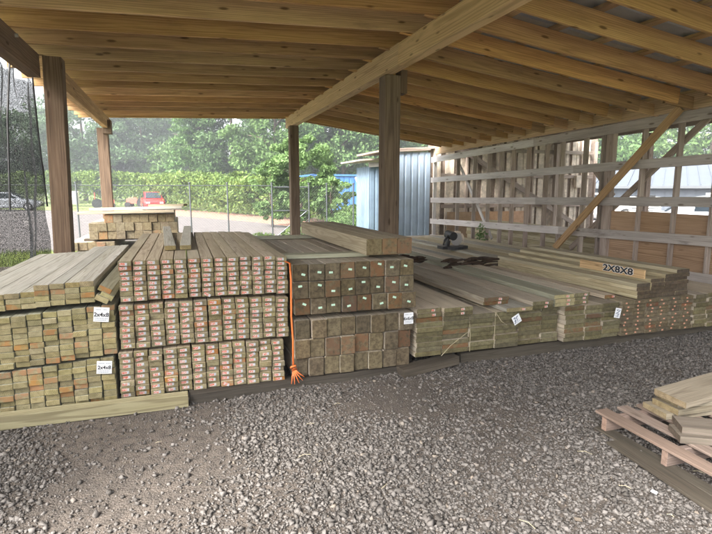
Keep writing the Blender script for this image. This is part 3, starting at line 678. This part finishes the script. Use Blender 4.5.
# ---------------------------------------------------------------- pallet and offcuts, lower right
pa = empty('pallet', (3.4, 2.2, 0), 'pinkish wooden pallet on the gravel at the lower right', 'pallet')
d0 = Vector((.21, -.78, 0)).normalized(); 
def PP(u, v, z): # u along the slats, v away from the camera side
    o_ = Vector((2.58, 2.56, 0)); a = Vector((-.02, -1, 0)).normalized(); bdir = Vector((1, -.02, 0)).normalized(); return o_+a*u+bdir*v+Vector((0, 0, z))
for v, w_ in ((.04, .10), (.215, .085), (.37, .085), (.53, .09), (.70, .09), (.86, .09), (1.0, .09)):
    lumber('slat', PP(-.01+J(.01), v, .125), PP(1.02, v, .125), w_, .018, 'pallet', pa)
for u in (.06, .52, .98):
    lumber('stringer', PP(u, .0, .065), PP(u, 1.05, .065), .04, .09, 'pallet', pa)
for v in (.03, .5, 1.0): lumber('bottom_slat', PP(0, v, .012), PP(1.0, v, .012), .09, .016, 'skid', pa)
tag(lumber('ground_board', (2.53, 2.36, .016), (2.43, 1.1, .016), .11, .02, 'skid'), 'flat dark board half sunk in gravel along the pallet edge', 'board')
def offcut(c, L, w, h, rz, mat, lab, cut=0):
    b = MB(); k = cut*w
    b.loft([[(-w/2, -L/2+k, -h/2), (w/2, -L/2, -h/2), (w/2, -L/2, h/2), (-w/2, -L/2+k, h/2)], [(-w/2, L/2, -h/2), (w/2, L/2-k*.3, -h/2), (w/2, L/2-k*.3, h/2), (-w/2, L/2, h/2)]])
    o = b.build('offcut', mat, mtx=T(*c, 0, 0, rz)); tag(o, lab, 'offcut', 'offcuts piled on the pallet'); return o
offcut((3.20, 2.36, .157), .62, .20, .038, 1.45, 'offcut', 'pale offcut at the bottom of the back pile')
offcut((3.22, 2.34, .197), .58, .20, .038, 1.52, 'offcut', 'pale offcut second from the bottom of the back pile')
offcut((3.24, 2.33, .237), .56, .20, .038, 1.40, 'offcut', 'pale offcut third up in the back pile, poking left')
offcut((3.33, 2.37, .277), .92, .24, .038, 1.72, 'offcut', 'broad pale offcut lying on top of the back pile', cut=.8)
offcut((3.50, 2.24, .2385), .6, .14, .036, 1.1, 'offcut', 'pale offcut jutting right from under the top one', cut=.5)
offcut((2.89, 2.03, .155), .36, .17, .04, 1.05, 'offdark', 'greyed offcut at the bottom of the front pile')
offcut((2.92, 2.05, .196), .34, .17, .04, 1.0, 'offdark', 'greyed offcut on top of the front pile')
offcut((3.12, 1.97, .155), .26, .14, .04, 1.2, 'offdark', 'greyed offcut lying right of the front pile')
offcut((2.98, 1.80, .155), .30, .14, .04, .7, 'offcut', 'pale offcut at the edge of the pallet, near the slats', cut=.4)
offcut((3.0, 1.82, .196), .24, .10, .04, .5, 'offdark', 'small greyed offcut stacked on the pale edge offcut')
tag(boxobj('paper_scrap', (2.296, 1.859, .018), (.035, .03, .002), 'paper', rot=(.2, .1, .5), bev=0), 'tiny white paper scrap on the gravel left of the pallet', 'litter')
tag(boxobj('paper_scrap', (1.745, 1.80, .020), (.035, .02, .004), 'offdark', rot=(.15, .1, -.4), bev=0), 'small wood chip on the gravel near the bottom edge', 'litter')
b = MB(); 
for k in range(16):
    x, y = random.uniform(-.8, 3.6), random.uniform(1.5, 3.7); a = random.uniform(0, 3.14); l_ = random.uniform(.02, .09); z = gh(x, y)+.016
    b.tube([(x, y, z), (x+l_/2*math.cos(a), y+l_/2*math.sin(a), z+.006), (x+l_*math.cos(a+.2), y+l_*math.sin(a+.2), z)], .0015, 4)
tag(b.build('straw_litter', 'string'), 'thin straw and wood slivers strewn over the gravel', 'litter', kind='stuff')

# ---------------------------------------------------------------- far stack of square timbers behind the left bundles
for j, (n, x0, z, w_) in enumerate(((5, -1.96, .52, .15), (10, -1.62, .71, .151), (10, -1.62, .86, .151), (8, -1.36, 1.01, .15))):
    for i in range(n):
        newboard('far_timber', proto_board(.146, 2.4, .146, 'stud' if (i+j) % 4 == 1 else 'timber_mid', .004) if 0 else proto_board(.146, 1.9, .146, 'timber_pale', .004), T(x0+w_*(i+.5), 10.2+.95+J(.02), z+.075), f'square timber in the far stack, {ORD[3-j]} row down, {ORD[i]} from the left', 'square timbers in the far stack', 'timber')
for i, (x, y) in enumerate(((-1.7, 10.5), (-.3, 10.5), (-1.7, 11.6), (-.3, 11.6))):
    pass
tag(lumber('far_bearer', (-1.75, 10.5, .69), (-.1, 10.5, .69), .12, .04, 'skid'), 'front dark bearer in the far timber stack', 'bearer')
tag(lumber('far_bearer', (-1.75, 11.6, .69), (-.1, 11.6, .69), .12, .04, 'skid'), 'rear dark bearer in the far timber stack', 'bearer')
for i in range(9):
    for j in range(3): newboard('far_timber', proto_board(.172, 1.9, .165, 'timber_pale', .004), T(-1.85+.176*(i+.5), 11.25+J(.02), .085+.168*j-.0), f'lower timber of the far stack base, {ORD[2-j]} row down, {ORD[i]} from the left', 'base timbers of the far stack', 'timber')
tag(lumber('top_plank', (-1.78, 10.35, 1.19), (-.15, 10.25, 1.21), .3, .04, 'offcut'), 'tan plank lying across the top of the far timber stack', 'board')
tag(lumber('top_plank', (-1.62, 10.5, 1.245), (-.02, 10.55, 1.27), .3, .045, 'silver'), 'grey plank above the tan plank on the far stack', 'board')
tag(lumber('top_plank', (-.6, 10.8, 1.30), (.05, 10.6, 1.31), .24, .04, 'offcut'), 'short tan plank at the right top of the far stack', 'board')

# ---------------------------------------------------------------- shade netting at the left
nw, nh = 60, 36
vs = []; 
for j in range(nh+1):
    for i in range(nw+1):
        y = 2.2+(7.25-2.2)*i/nw; t = j/nh
        top = 2.93-.10*abs(math.sin(y*4.4))-.05*abs(math.sin(y*9.1+1)); z = top*(1-t)+(.02)*t
        x = -1.62+.05*math.sin(y*5+t*2)*t+.03*math.sin(y*13+t*3)+.04*mnoise.noise(Vector((y*2, z*2, 0)))
        vs.append((x, y, z))
fs = [(j*(nw+1)+i, j*(nw+1)+i+1, (j+1)*(nw+1)+i+1, (j+1)*(nw+1)+i) for j in range(nh) for i in range(nw)]
net = empty('shade_netting', (-1.62, 4.4, 0), 'dark shade netting hanging along the left side of the shed', 'netting')
b = MB(); b.add(vs, fs); b.build('net', 'net', net, smooth=True)
for k, (y0, y1) in enumerate(((6.2, 5.75), (7.0, 7.2), (5.5, 5.4))):
    b = MB(); b.tube([(-1.57, y0, 2.95), (-1.585, (y0+y1)/2, 2.3), (-1.58, y1, 1.4)], .011, 6); b.build('cord', 'black', net)

# ---------------------------------------------------------------- chain-link fence
fen = empty('chain_link_fence', (0, 14.6, 0), 'galvanised chain-link fence with a braced gate behind the shed', 'fence')
FY = lambda x: 14.6+.03*(x+6)
px_ = [-12, -9.6, -7.2, -4.8, -2.55, .2, 1.20, 2.45, 3.55, 4.1, 4.95]
for x in px_:
    b = MB(); b.tube([(x, FY(x), -.1), (x, FY(x), 1.78)], .021, 8); b.tube([(x, FY(x), 1.78), (x, FY(x), 1.81)], .038, 8); b.build('post', 'galv', fen, smooth=False)
b = MB(); b.tube([(-12, FY(-12), 1.72), (2.45, FY(2.45), 1.72)], .012, 6); b.build('top_rail', 'galv', fen)
b = MB()
for z in (.15, 1.0, 1.68): b.tube([(2.5, FY(2.5), z), (3.5, FY(3.5), z)], .018, 6)
b.tube([(2.5, FY(2.5), .2), (3.5, FY(3.5), 1.0)], .016, 6); b.build('gate', 'galv', fen)
b = MB(); H_ = 1.7; st = .075
def wire(x0, z0, x1, z1): b.tube([(x0, FY(x0)+.02, z0), (x1, FY(x1)+.02, z1)], .0019, 3)
x = -12-H_
while x < 4.9:
    for s_ in (0, 1):
        a0, a1 = x, x+H_
        lo_, hi_ = max(a0, -12), min(a1, 4.95)
        if hi_ > lo_:
            za, zb_ = (lo_-a0), (hi_-a0)
            if s_: za, zb_ = H_-za, H_-zb_
            wire(lo_, za+.03, hi_, zb_+.03)
    x += st
b.build('wire_mesh', 'galv', fen)

# ---------------------------------------------------------------- vehicles
def car(name, loc, rz, paint, lab):
    c = empty(name, loc, lab, 'car', rz=rz); Mx = world(c)
    # local: length along X (front +), width Y
    st = [(-2.25, .62, .45, .80), (-2.1, .78, .28, .93), (-1.5, .86, .22, .96), (-.8, .88, .2, .95), (.6, .88, .2, .93), (1.3, .86, .22, .88), (1.95, .80, .26, .76), (2.22, .64, .36, .62)]
    b = MB(); b.loft([[(x, -w, z0+.1), (x, -w*.9, z0), (x, w*.9, z0), (x, w, z0+.1), (x, w, z1-.12), (x, w*.88, z1), (x, -w*.88, z1), (x, -w, z1-.12)] for x, w, z0, z1 in st]); b.build('body', paint, c, mtx=Mx, smooth=False)
    st = [(-1.75, .70, .93, .95), (-1.15, .64, .92, 1.38), (-.6, .62, .92, 1.45), (.15, .62, .92, 1.44), (.95, .70, .90, .94)]
    b = MB(); b.loft([[(x, -w-.1*(z1 > 1.2), z0), (x, w+.1*(z1 > 1.2), z0), (x, w, z1-.02), (x, w*.8, z1), (x, -w*.8, z1), (x, -w, z1-.02)] for x, w, z0, z1 in st]); cb = b.build('cabin', paint, c, mtx=Mx)
    for s in (-1, 1):
        b = MB(); b.prism([(-1.05, .98), (.7, .98), (.12, 1.36), (-.98, 1.34)], s*.735, s*.70, 'y'); b.build('side_window', 'glass', c, mtx=Mx)
    b = MB(); b.loft([[(.98, -.6, .95), (.98, .6, .95), (1.0, .6, .96), (1.0, -.6, .96)], [(.24, -.54, 1.41), (.24, .54, 1.41), (.27, .54, 1.42), (.27, -.54, 1.42)]]); b.build('windscreen', 'glass', c, mtx=Mx)
    b = MB(); b.loft([[(-1.8, -.58, .97), (-1.8, .58, .97), (-1.77, .58, .96), (-1.77, -.58, .96)], [(-1.22, -.52, 1.37), (-1.22, .52, 1.37), (-1.19, .52, 1.36), (-1.19, -.52, 1.36)]]); b.build('rear_window', 'glass', c, mtx=Mx)
    for x in (-1.38, 1.38):
        for s in (-1, 1):
            w = boxobj('wheel', (0, 0, 0), (.01, .01, .01), 'tire', bev=0); b = MB(); b.tube([(x, s*.70, .32), (x, s*.89, .32)], .32, 20)
            bpy.data.objects.remove(w); w = b.build('wheel', 'tire', c, mtx=Mx)
            b = MB(); b.tube([(x, s*.88, .32), (x, s*.90, .32)], .2, 12); b.build('rim', 'steel', w, mtx=Mx)
    for s in (-1, 1):
        b = MB(); b.box((2.17, s*.5, .60), (.12, .26, .12)); b.build('headlight', 'lamp', c, mtx=Mx)
        b = MB(); b.box((-2.19, s*.52, .76), (.10, .24, .12)); b.build('tail_light', 'redpaint', c, mtx=Mx)
    b = MB(); b.box((2.2, 0, .42), (.1, .8, .14)); b.build('grille', 'black', c, mtx=Mx)
    return c
car('silver_car', (-12.9, 47, 0), .05, 'silvercar', 'silver car parked beyond the shade netting')
car('red_car', (-2.35, 46, 0), -1.45, 'redpaint', 'red car parked beyond the fence facing the shed')
def tractor(loc, rz, lab, s=1.0):
    c = empty('tractor', loc, lab, 'tractor', 'red machines parked by the hedge', rz=rz); Mx = world(c) @ Matrix.Scale(s, 4)
    b = MB(); b.loft([[(x, -w, z0), (x, w, z0), (x, w, z1-.06), (x, w*.7, z1), (x, -w*.7, z1), (x, -w, z1-.06)] for x, w, z0, z1 in ((-.1, .32, .5, 1.25), (.9, .30, .5, 1.2), (1.25, .26, .55, 1.05))]); b.build('hood', 'redmachine', c, mtx=Mx)
    b = MB(); b.box((-.5, 0, .6), (.9, .4, .25)); b.box((-.75, 0, .95), (.4, .45, .08)); b.box((-.95, 0, 1.2), (.07, .45, .45)); b.build('seat', 'black', c, mtx=Mx)
    b = MB(); b.tube([(-.95, -.4, .6), (-.95, -.4, 1.95)], .04, 6); b.tube([(-.95, .4, .6), (-.95, .4, 1.95)], .04, 6); b.box((-.95, 0, 1.95), (.08, .9, .08)); b.build('roll_bar', 'redmachine', c, mtx=Mx)
    b = MB(); b.tube([(-.1, 0, 1.2), (-.35, 0, 1.4)], .025, 6); b.tube([(-.35, -.2, 1.4), (-.25, 0, 1.5), (-.35, .2, 1.4), (-.4, 0, 1.32), (-.35, -.2, 1.4)], .018, 5); b.build('steering_wheel', 'black', c, mtx=Mx)
    for x, r_, q in ((-.7, .6, .5), (1.0, .35, .42)):
        for sg in (-1, 1):
            b = MB(); b.tube([(x, sg*q, r_), (x, sg*(q+.25), r_)], r_, 16); w = b.build('wheel', 'tire', c, mtx=Mx)
            b = MB(); b.tube([(x, sg*(q+.2), r_), (x, sg*(q+.27), r_)], r_*.55, 10); b.build('rim', 'black', w, mtx=Mx)
tractor((-6.6, 50, 0), .1, 'faded red tractor farthest left by the hedge', .7)
tractor((-3.9, 51, 0), 2.9, 'faded red tractor just left of the red car', .75)
tractor((-.2, 51, 0), .5, 'faded red tractor just right of the red car', .65)
b = MB(); b.box((-9.1, 50, .9), (1.1, .7, 1.0)); b.box((-9.1, 50, 1.45), (1.2, .8, .1)); b.box((-9.1, 49.62, .9), (.8, .04, .7)); b.box((-9.1, 50, .2), (.1, .1, .5))
tag(b.build('utility_box', 'white'), 'white utility box standing in front of the hedge', 'utility box')

# ---------------------------------------------------------------- pale-roofed building and equipment on the right
bR = empty('pale_building', (27, 22, 0), 'long pale metal building with a shallow grey roof beyond the wall', 'building', rz=-R(50)); Mx = world(bR)
def loc_build(b, name, mat, parent=bR): return b.build(name, mat, parent, mtx=Mx)
b = MB(); 
for k in range(70): b.box((-17.5+k*.5, 0, .9), (.44, .12, 1.9)); b.box((-17.25+k*.5, .03, .9), (.1, .1, 1.9))
loc_build(b, 'wall', 'pale_roof')
b = MB(); b.prism([(-.6, 1.85), (8, 3.5), (16, 1.9), (16, 1.8), (8, 3.4), (-.6, 1.75)], -18, 18, 'x')
for k in range(60):
    b.prism([(-.58, 1.87), (8, 3.53), (8, 3.56), (-.58, 1.90)], -17.7+k*.6, -17.66+k*.6, 'x')
loc_build(b, 'roof', 'pale_roof')
b = MB(); b.box((0, -.65, 1.76), (36, .12, .14)); loc_build(b, 'gutter', 'galv')
for i, (x, y, w_, h_) in enumerate(((16.2, 14.6, 1.0, .95), (18.4, 13.2, 1.1, 1.1))):
    c = empty('air_conditioner', (x, y, 0), ('white air conditioning unit outside, seen behind the wide stud', 'larger white air conditioning unit outside, nearer the right edge')[i], 'machine', rz=-R(45)); mm = world(c)
    b = MB(); b.box((0, 0, h_/2+.4), (w_, w_*.8, h_)); b.build('casing', 'white', c, mtx=mm)
    b = MB()
    for k in range(9): b.box((0, -w_*.4-.01, .5+h_*.85*k/9), (w_*.86, .02, .03))
    b.build('louvre', 'galv', c, mtx=mm)
    b = MB(); b.tube([(0, 0, h_+.4), (0, 0, h_+.46)], w_*.33, 16); b.build('fan_guard', 'black', c, mtx=mm)
    b = MB(); b.box((0, 0, .2), (w_*1.1, w_, .4)); b.build('plinth', 'pale_siding', c, mtx=mm)
car('pale_car', (15.5, 10.8, 0), R(-50), 'silvercar', 'pale silver car parked outside the stud wall at the right')
c = car('white_car', (21.5, 22.5, 0), R(-40), 'white', 'white car parked in front of the long pale building')

# ---------------------------------------------------------------- vegetation
def leaves(pts, size, up=.3):
    n = len(pts); pts = np.asarray(pts, float)
    a = rng.normal(size=(n, 3)); a /= np.linalg.norm(a, axis=1)[:, None]
    b_ = rng.normal(size=(n, 3)); b_ -= (a*b_).sum(1)[:, None]*a; b_ /= np.linalg.norm(b_, axis=1)[:, None]
    s = size*rng.uniform(.6, 1.4, n)[:, None]
    c_ = np.cross(a, b_)
    v = np.stack([pts+a*s, pts+b_*s*.45+c_*s*.12, pts-a*s, pts-b_*s*.45+c_*s*.12], 1).reshape(-1, 3)
    return v, n
def leafobj(name, pts, size, mat, parent=None, mtx=None):
    v, n = leaves(pts, size); me = bpy.data.meshes.new(name); me.vertices.add(n*4); me.vertices.foreach_set('co', v.reshape(-1))
    me.loops.add(n*4); me.loops.foreach_set('vertex_index', np.arange(n*4, dtype=np.int32)); me.polygons.add(n)
    me.polygons.foreach_set('loop_start', np.arange(0, n*4, 4, dtype=np.int32)); me.polygons.foreach_set('loop_total', np.full(n, 4, dtype=np.int32))
    me.update(); me.validate(); me.materials.append(M[mat]); o = bpy.data.objects.new(name, me); COL.objects.link(o); place(o, mtx or Matrix.Identity(4), parent); return o
def crown_pts(H, Rr, base, n, kind, seed):
    r_ = np.random.default_rng(seed); out = []
    nc = max(80, int(110*(Rr/4))); per = n//nc
    for k in range(nc):
        if kind == 'pine':
            t = r_.random(); z = base+(H-base)*t; rad = Rr*(1-t*.75)*r_.uniform(.3, 1); sp = (.9, .9, .28)
        else:
            u = r_.normal(size=3); u /= np.linalg.norm(u); q = r_.uniform(.45, 1)**.6
            z = (H+base)/2+u[2]*q*(H-base)/2; rad = Rr*math.hypot(u[0], u[1])*q; sp = (.85, .85, .55)
            if u[2] < 0: rad *= .9
        th = r_.uniform(0, 6.283); c_ = np.array((rad*math.cos(th), rad*math.sin(th), z)); s = Rr*.185*r_.uniform(.5, 1.35)*(1 if Rr > 3 else .8)
        d = r_.normal(size=(per, 3)); d /= np.linalg.norm(d, axis=1)[:, None]; d *= (r_.random(per)**.45)[:, None]*s*1.5; d *= np.array(sp); out.append(c_+d)
    return np.concatenate(out)
_tm = {}
def tree(loc, H, Rr, base, mat, lab, kind='round', n=9000, leaf=.17, seed=1, name='tree', group='trees behind the hedge'):
    c = empty(name, loc, lab, 'tree', group, rz=random.uniform(0, 6)); mm = world(c)
    b = MB(); r_ = random.Random(seed); tr = .035*H*.6
    b.tube([(0, 0, -.3), (.1, .05, H*.3), (-.05, .1, H*.6), (0, 0, H*.88)], tr, 8, r1=tr*.25)
    for k in range(9):
        a = r_.uniform(0, 6.28); z0 = base+(H-base)*r_.uniform(-.1, .55); l_ = Rr*r_.uniform(.5, .9)
        b.tube([(0, 0, z0), (l_*.5*math.cos(a), l_*.5*math.sin(a), z0+l_*.3), (l_*math.cos(a), l_*math.sin(a), z0+l_*.4)], tr*.35, 5, r1=tr*.08)
    b.build('trunk', 'trunk', c, mtx=mm, smooth=True)
    leafobj('crown', crown_pts(H, Rr, base, int(n*1.7), kind, seed), leaf, mat, c, mm); return c
T_ = [ # x, y, H, R, base, mat, kind, label, n, leaf
 (-26, 66, 12, 6, 1.5, 'leaf_far', 'round', 'dusky tree behind the netting at the far left', 9000, .24),
 (-19, 74, 11, 6, 1.0, 'leaf_far', 'round', 'dusky tree seen through netting beside the left post', 9000, .24),
 (-38, 70, 11, 7, 1.0, 'leaf_far', 'round', 'dusky tree beyond the left edge of the netting', 8000, .26),
 (-14, 88, 17, 7.5, 1.5, 'leaf_far', 'round', 'hazy rounded tree just right of the left post', 13000, .26),
 (-6, 92, 16, 7, 1.5, 'leaf_far', 'round', 'hazy rounded tree behind the far left shed post', 13000, .26),
 (-9.5, 84, 9, 5, .5, 'leaf_far', 'round', 'low hazy tree behind the hedge at the left', 8000, .25),
 (-1.5, 98, 14, 6.5, .5, 'leaf_far', 'round', 'hazy tree filling the gap left of the pine', 10000, .26),
 (2.0, 62, 13.5, 4.2, 3.2, 'leaf_pine', 'pine', 'light green pine with open branches behind the hedge', 9000, .2),
 (1.2, 74, 9, 5, .5, 'leaf_mid', 'round', 'mid green tree under the pine', 9000, .22),
 (5.6, 60, 14, 4.8, 1.2, 'leaf_dark', 'round', 'dark green tree right of the pine', 13000, .2),
 (8.6, 50, 13, 4.6, .8, 'leaf_mid', 'round', 'large green tree left of the centre post', 15000, .17),
 (11.5, 55, 14, 5.0, .8, 'leaf_dark', 'round', 'dark green tree behind the centre post', 14000, .18),
 (15.5, 50, 13, 4.8, .8, 'leaf_mid', 'round', 'broad green tree right of the centre post', 15000, .17),
 (20, 56, 12.5, 5, .8, 'leaf_dark', 'round', 'dark green tree behind the bright blue building', 13000, .18),
 (25, 60, 12, 5.5, .8, 'leaf_mid', 'round', 'green tree behind the near blue shed', 10000, .2)]
for i, (x, y, H, Rr, ba, mt, kd, lab, n, lf) in enumerate(T_): tree((x, y, 0), H, Rr, ba, mt, lab, kd, n, lf, seed=20+i, name='pine_tree' if kd == 'pine' else 'tree')
for i, (x, y, H, Rr) in enumerate(((48, 52, 11, 8), (58, 44, 12, 8), (66, 32, 12, 9), (70, 20, 12, 9), (40, 60, 11, 8), (72, 5, 12, 9), (32, 64, 11, 7))):
    tree((x, y, 0), H, Rr, .5, 'leaf_mid' if i % 2 else 'leaf_pine', ('green tree behind the pale building, ' + ORD[i] + ' of the row'), 'round', 10000, .26, seed=60+i, group='trees behind the pale building')
tree((4.75, 21.5, 0), 3.9, 1.5, .3, 'leaf_lime', 'bright lime green young tree behind the centre post and fence', 'round', 9000, .075, seed=90, name='young_tree', group='young growth at the fence')
tree((5.9, 20.5, 0), 2.3, 1.0, .1, 'leaf_lime', 'low lime green shoots right of the centre post', 'round', 4500, .07, seed=91, name='young_tree', group='young growth at the fence')
tree((3.7, 22.5, 0), 2.9, 1.2, .2, 'leaf_lime', 'lime green bush left of the centre post', 'round', 5000, .07, seed=92, name='young_tree', group='young growth at the fence')
# hedge following the far side of the drive
hp = []; ctrl = [(-34, 60, 3.3), (-14, 60, 3.3), (-4, 54, 3.1), (2.2, 38, 2.6), (6.2, 26, 2.1), (6.9, 24.3, 1.9)]
for (x0, y0, h0), (x1, y1, h1) in zip(ctrl, ctrl[1:]):
    L_ = math.hypot(x1-x0, y1-y0); n = int(L_*(1300 if y1 > 45 else 2100)); t = rng.random(n); w_ = rng.normal(0, .5, n)
    hx = x0+(x1-x0)*t; hy = y0+(y1-y0)*t; hh = h0+(h1-h0)*t
    bumpy = np.array([.5*mnoise.noise(Vector((a*.5, b_*.5, 0)))+.35*mnoise.noise(Vector((a*1.6, b_*1.9, 4))) for a, b_ in zip(hx, hy)])
    z = (rng.random(n)**.45)*(hh+bumpy); nxn, nyn = -(y1-y0)/L_, (x1-x0)/L_
    P_ = np.stack([hx+nxn*w_, hy+nyn*w_, z], 1)
    hp.append(P_[[mnoise.noise(Vector((a*.85, b_*.85, c_*1.1))) > -.16+random.random()*.12 for a, b_, c_ in P_]])
tag(leafobj('hedge', np.concatenate(hp), .12, 'leaf_hedge'), 'long yellow-green hedge running along the far side of the drive', 'hedge')
# undergrowth at the fence
def bushes(name, spots, mat, lab, leaf=.05, per=900, kind=None):
    P = []
    for x, y, r_, h in spots:
        d = rng.normal(size=(per, 3)); d /= np.linalg.norm(d, axis=1)[:, None]; d *= (rng.random(per)**.4)[:, None]; P.append(np.array((x, y, h*.45))+d*np.array((r_, r_, h*.55)))
    return tag(leafobj(name, np.concatenate(P), leaf, mat), lab, 'bush', kind=kind)
bushes('bush', [(5.1, 16.6, .5, .9), (5.7, 17.3, .6, 1.1), (4.6, 15.9, .35, .6)], 'leaf_lime', 'lime green weeds growing behind the fence by the blue shed')
bushes('bush', [(7.6, 22.4, .8, .95), (8.8, 24.0, 1.0, 1.0), (10.5, 26.5, 1.2, 1.0), (6.6, 21.2, .6, .8)], 'leaf_mid', 'green shrubs in front of the bright blue building', per=2500, leaf=.07)
bushes('bush', [(3.2, 15.3, .5, .5), (2.2, 15.2, .5, .35), (4.0, 15.4, .5, .45)], 'leaf_hedge', 'low yellow-green grass clumps at the gate of the fence', per=700, leaf=.05)
bushes('weed', [(6.3, 9.9, .14, .9)], 'leaf_lime', 'bright green weed poking up at the foot of the stud wall', per=260, leaf=.04)
# grass tufts just behind the shed
n = 16000; gx = rng.uniform(-9, 4.6, n); gy = rng.uniform(12.6, 15.4, n)
v = []; f = []
for i in range(n):
    h = random.uniform(.05, .16); a = random.uniform(0, 3.14); x, y = gx[i], gy[i]; k = len(v)
    v += [(x-.012*math.cos(a), y-.012*math.sin(a), -.04), (x+.012*math.cos(a), y+.012*math.sin(a), -.04), (x+J(.05), y+J(.05), h-.04)]; f.append((k, k+1, k+2))
M['blade'] = leafmat('grass_blades', (.20, .28, .06, 1), (.38, .42, .13, 1))
b = MB(); b.add(v, f); tag(b.build('grass', 'blade'), 'short yellow-green grass strip behind the shed', 'grass', kind='stuff')
# overhead wire
b = MB(); b.tube([(-40, 70, 5.6), (-9, 70, 5.15), (20, 70, 5.7)], .025, 4); tag(b.build('overhead_wire', 'black'), 'thin overhead wire crossing in front of the distant trees', 'wire')

# the damp air between the shed and the far trees
b = MB(); b.box((0, 0, 12), (560, 560, 26.6)); hz = b.build('haze', 'paper'); tag(hz, kind='stuff')
hm = bpy.data.materials.new('pale_haze'); hm.use_nodes = True; ht = hm.node_tree; ht.nodes.remove(ht.nodes['Principled BSDF'])
pv = ht.nodes.new('ShaderNodeVolumePrincipled'); pv.inputs['Color'].default_value = (.86, .9, .95, 1); pv.inputs['Density'].default_value = .0023; pv.inputs['Anisotropy'].default_value = .2
ht.links.new(pv.outputs[0], ht.nodes['Material Output'].inputs['Volume']); hz.data.materials.clear(); hz.data.materials.append(hm)
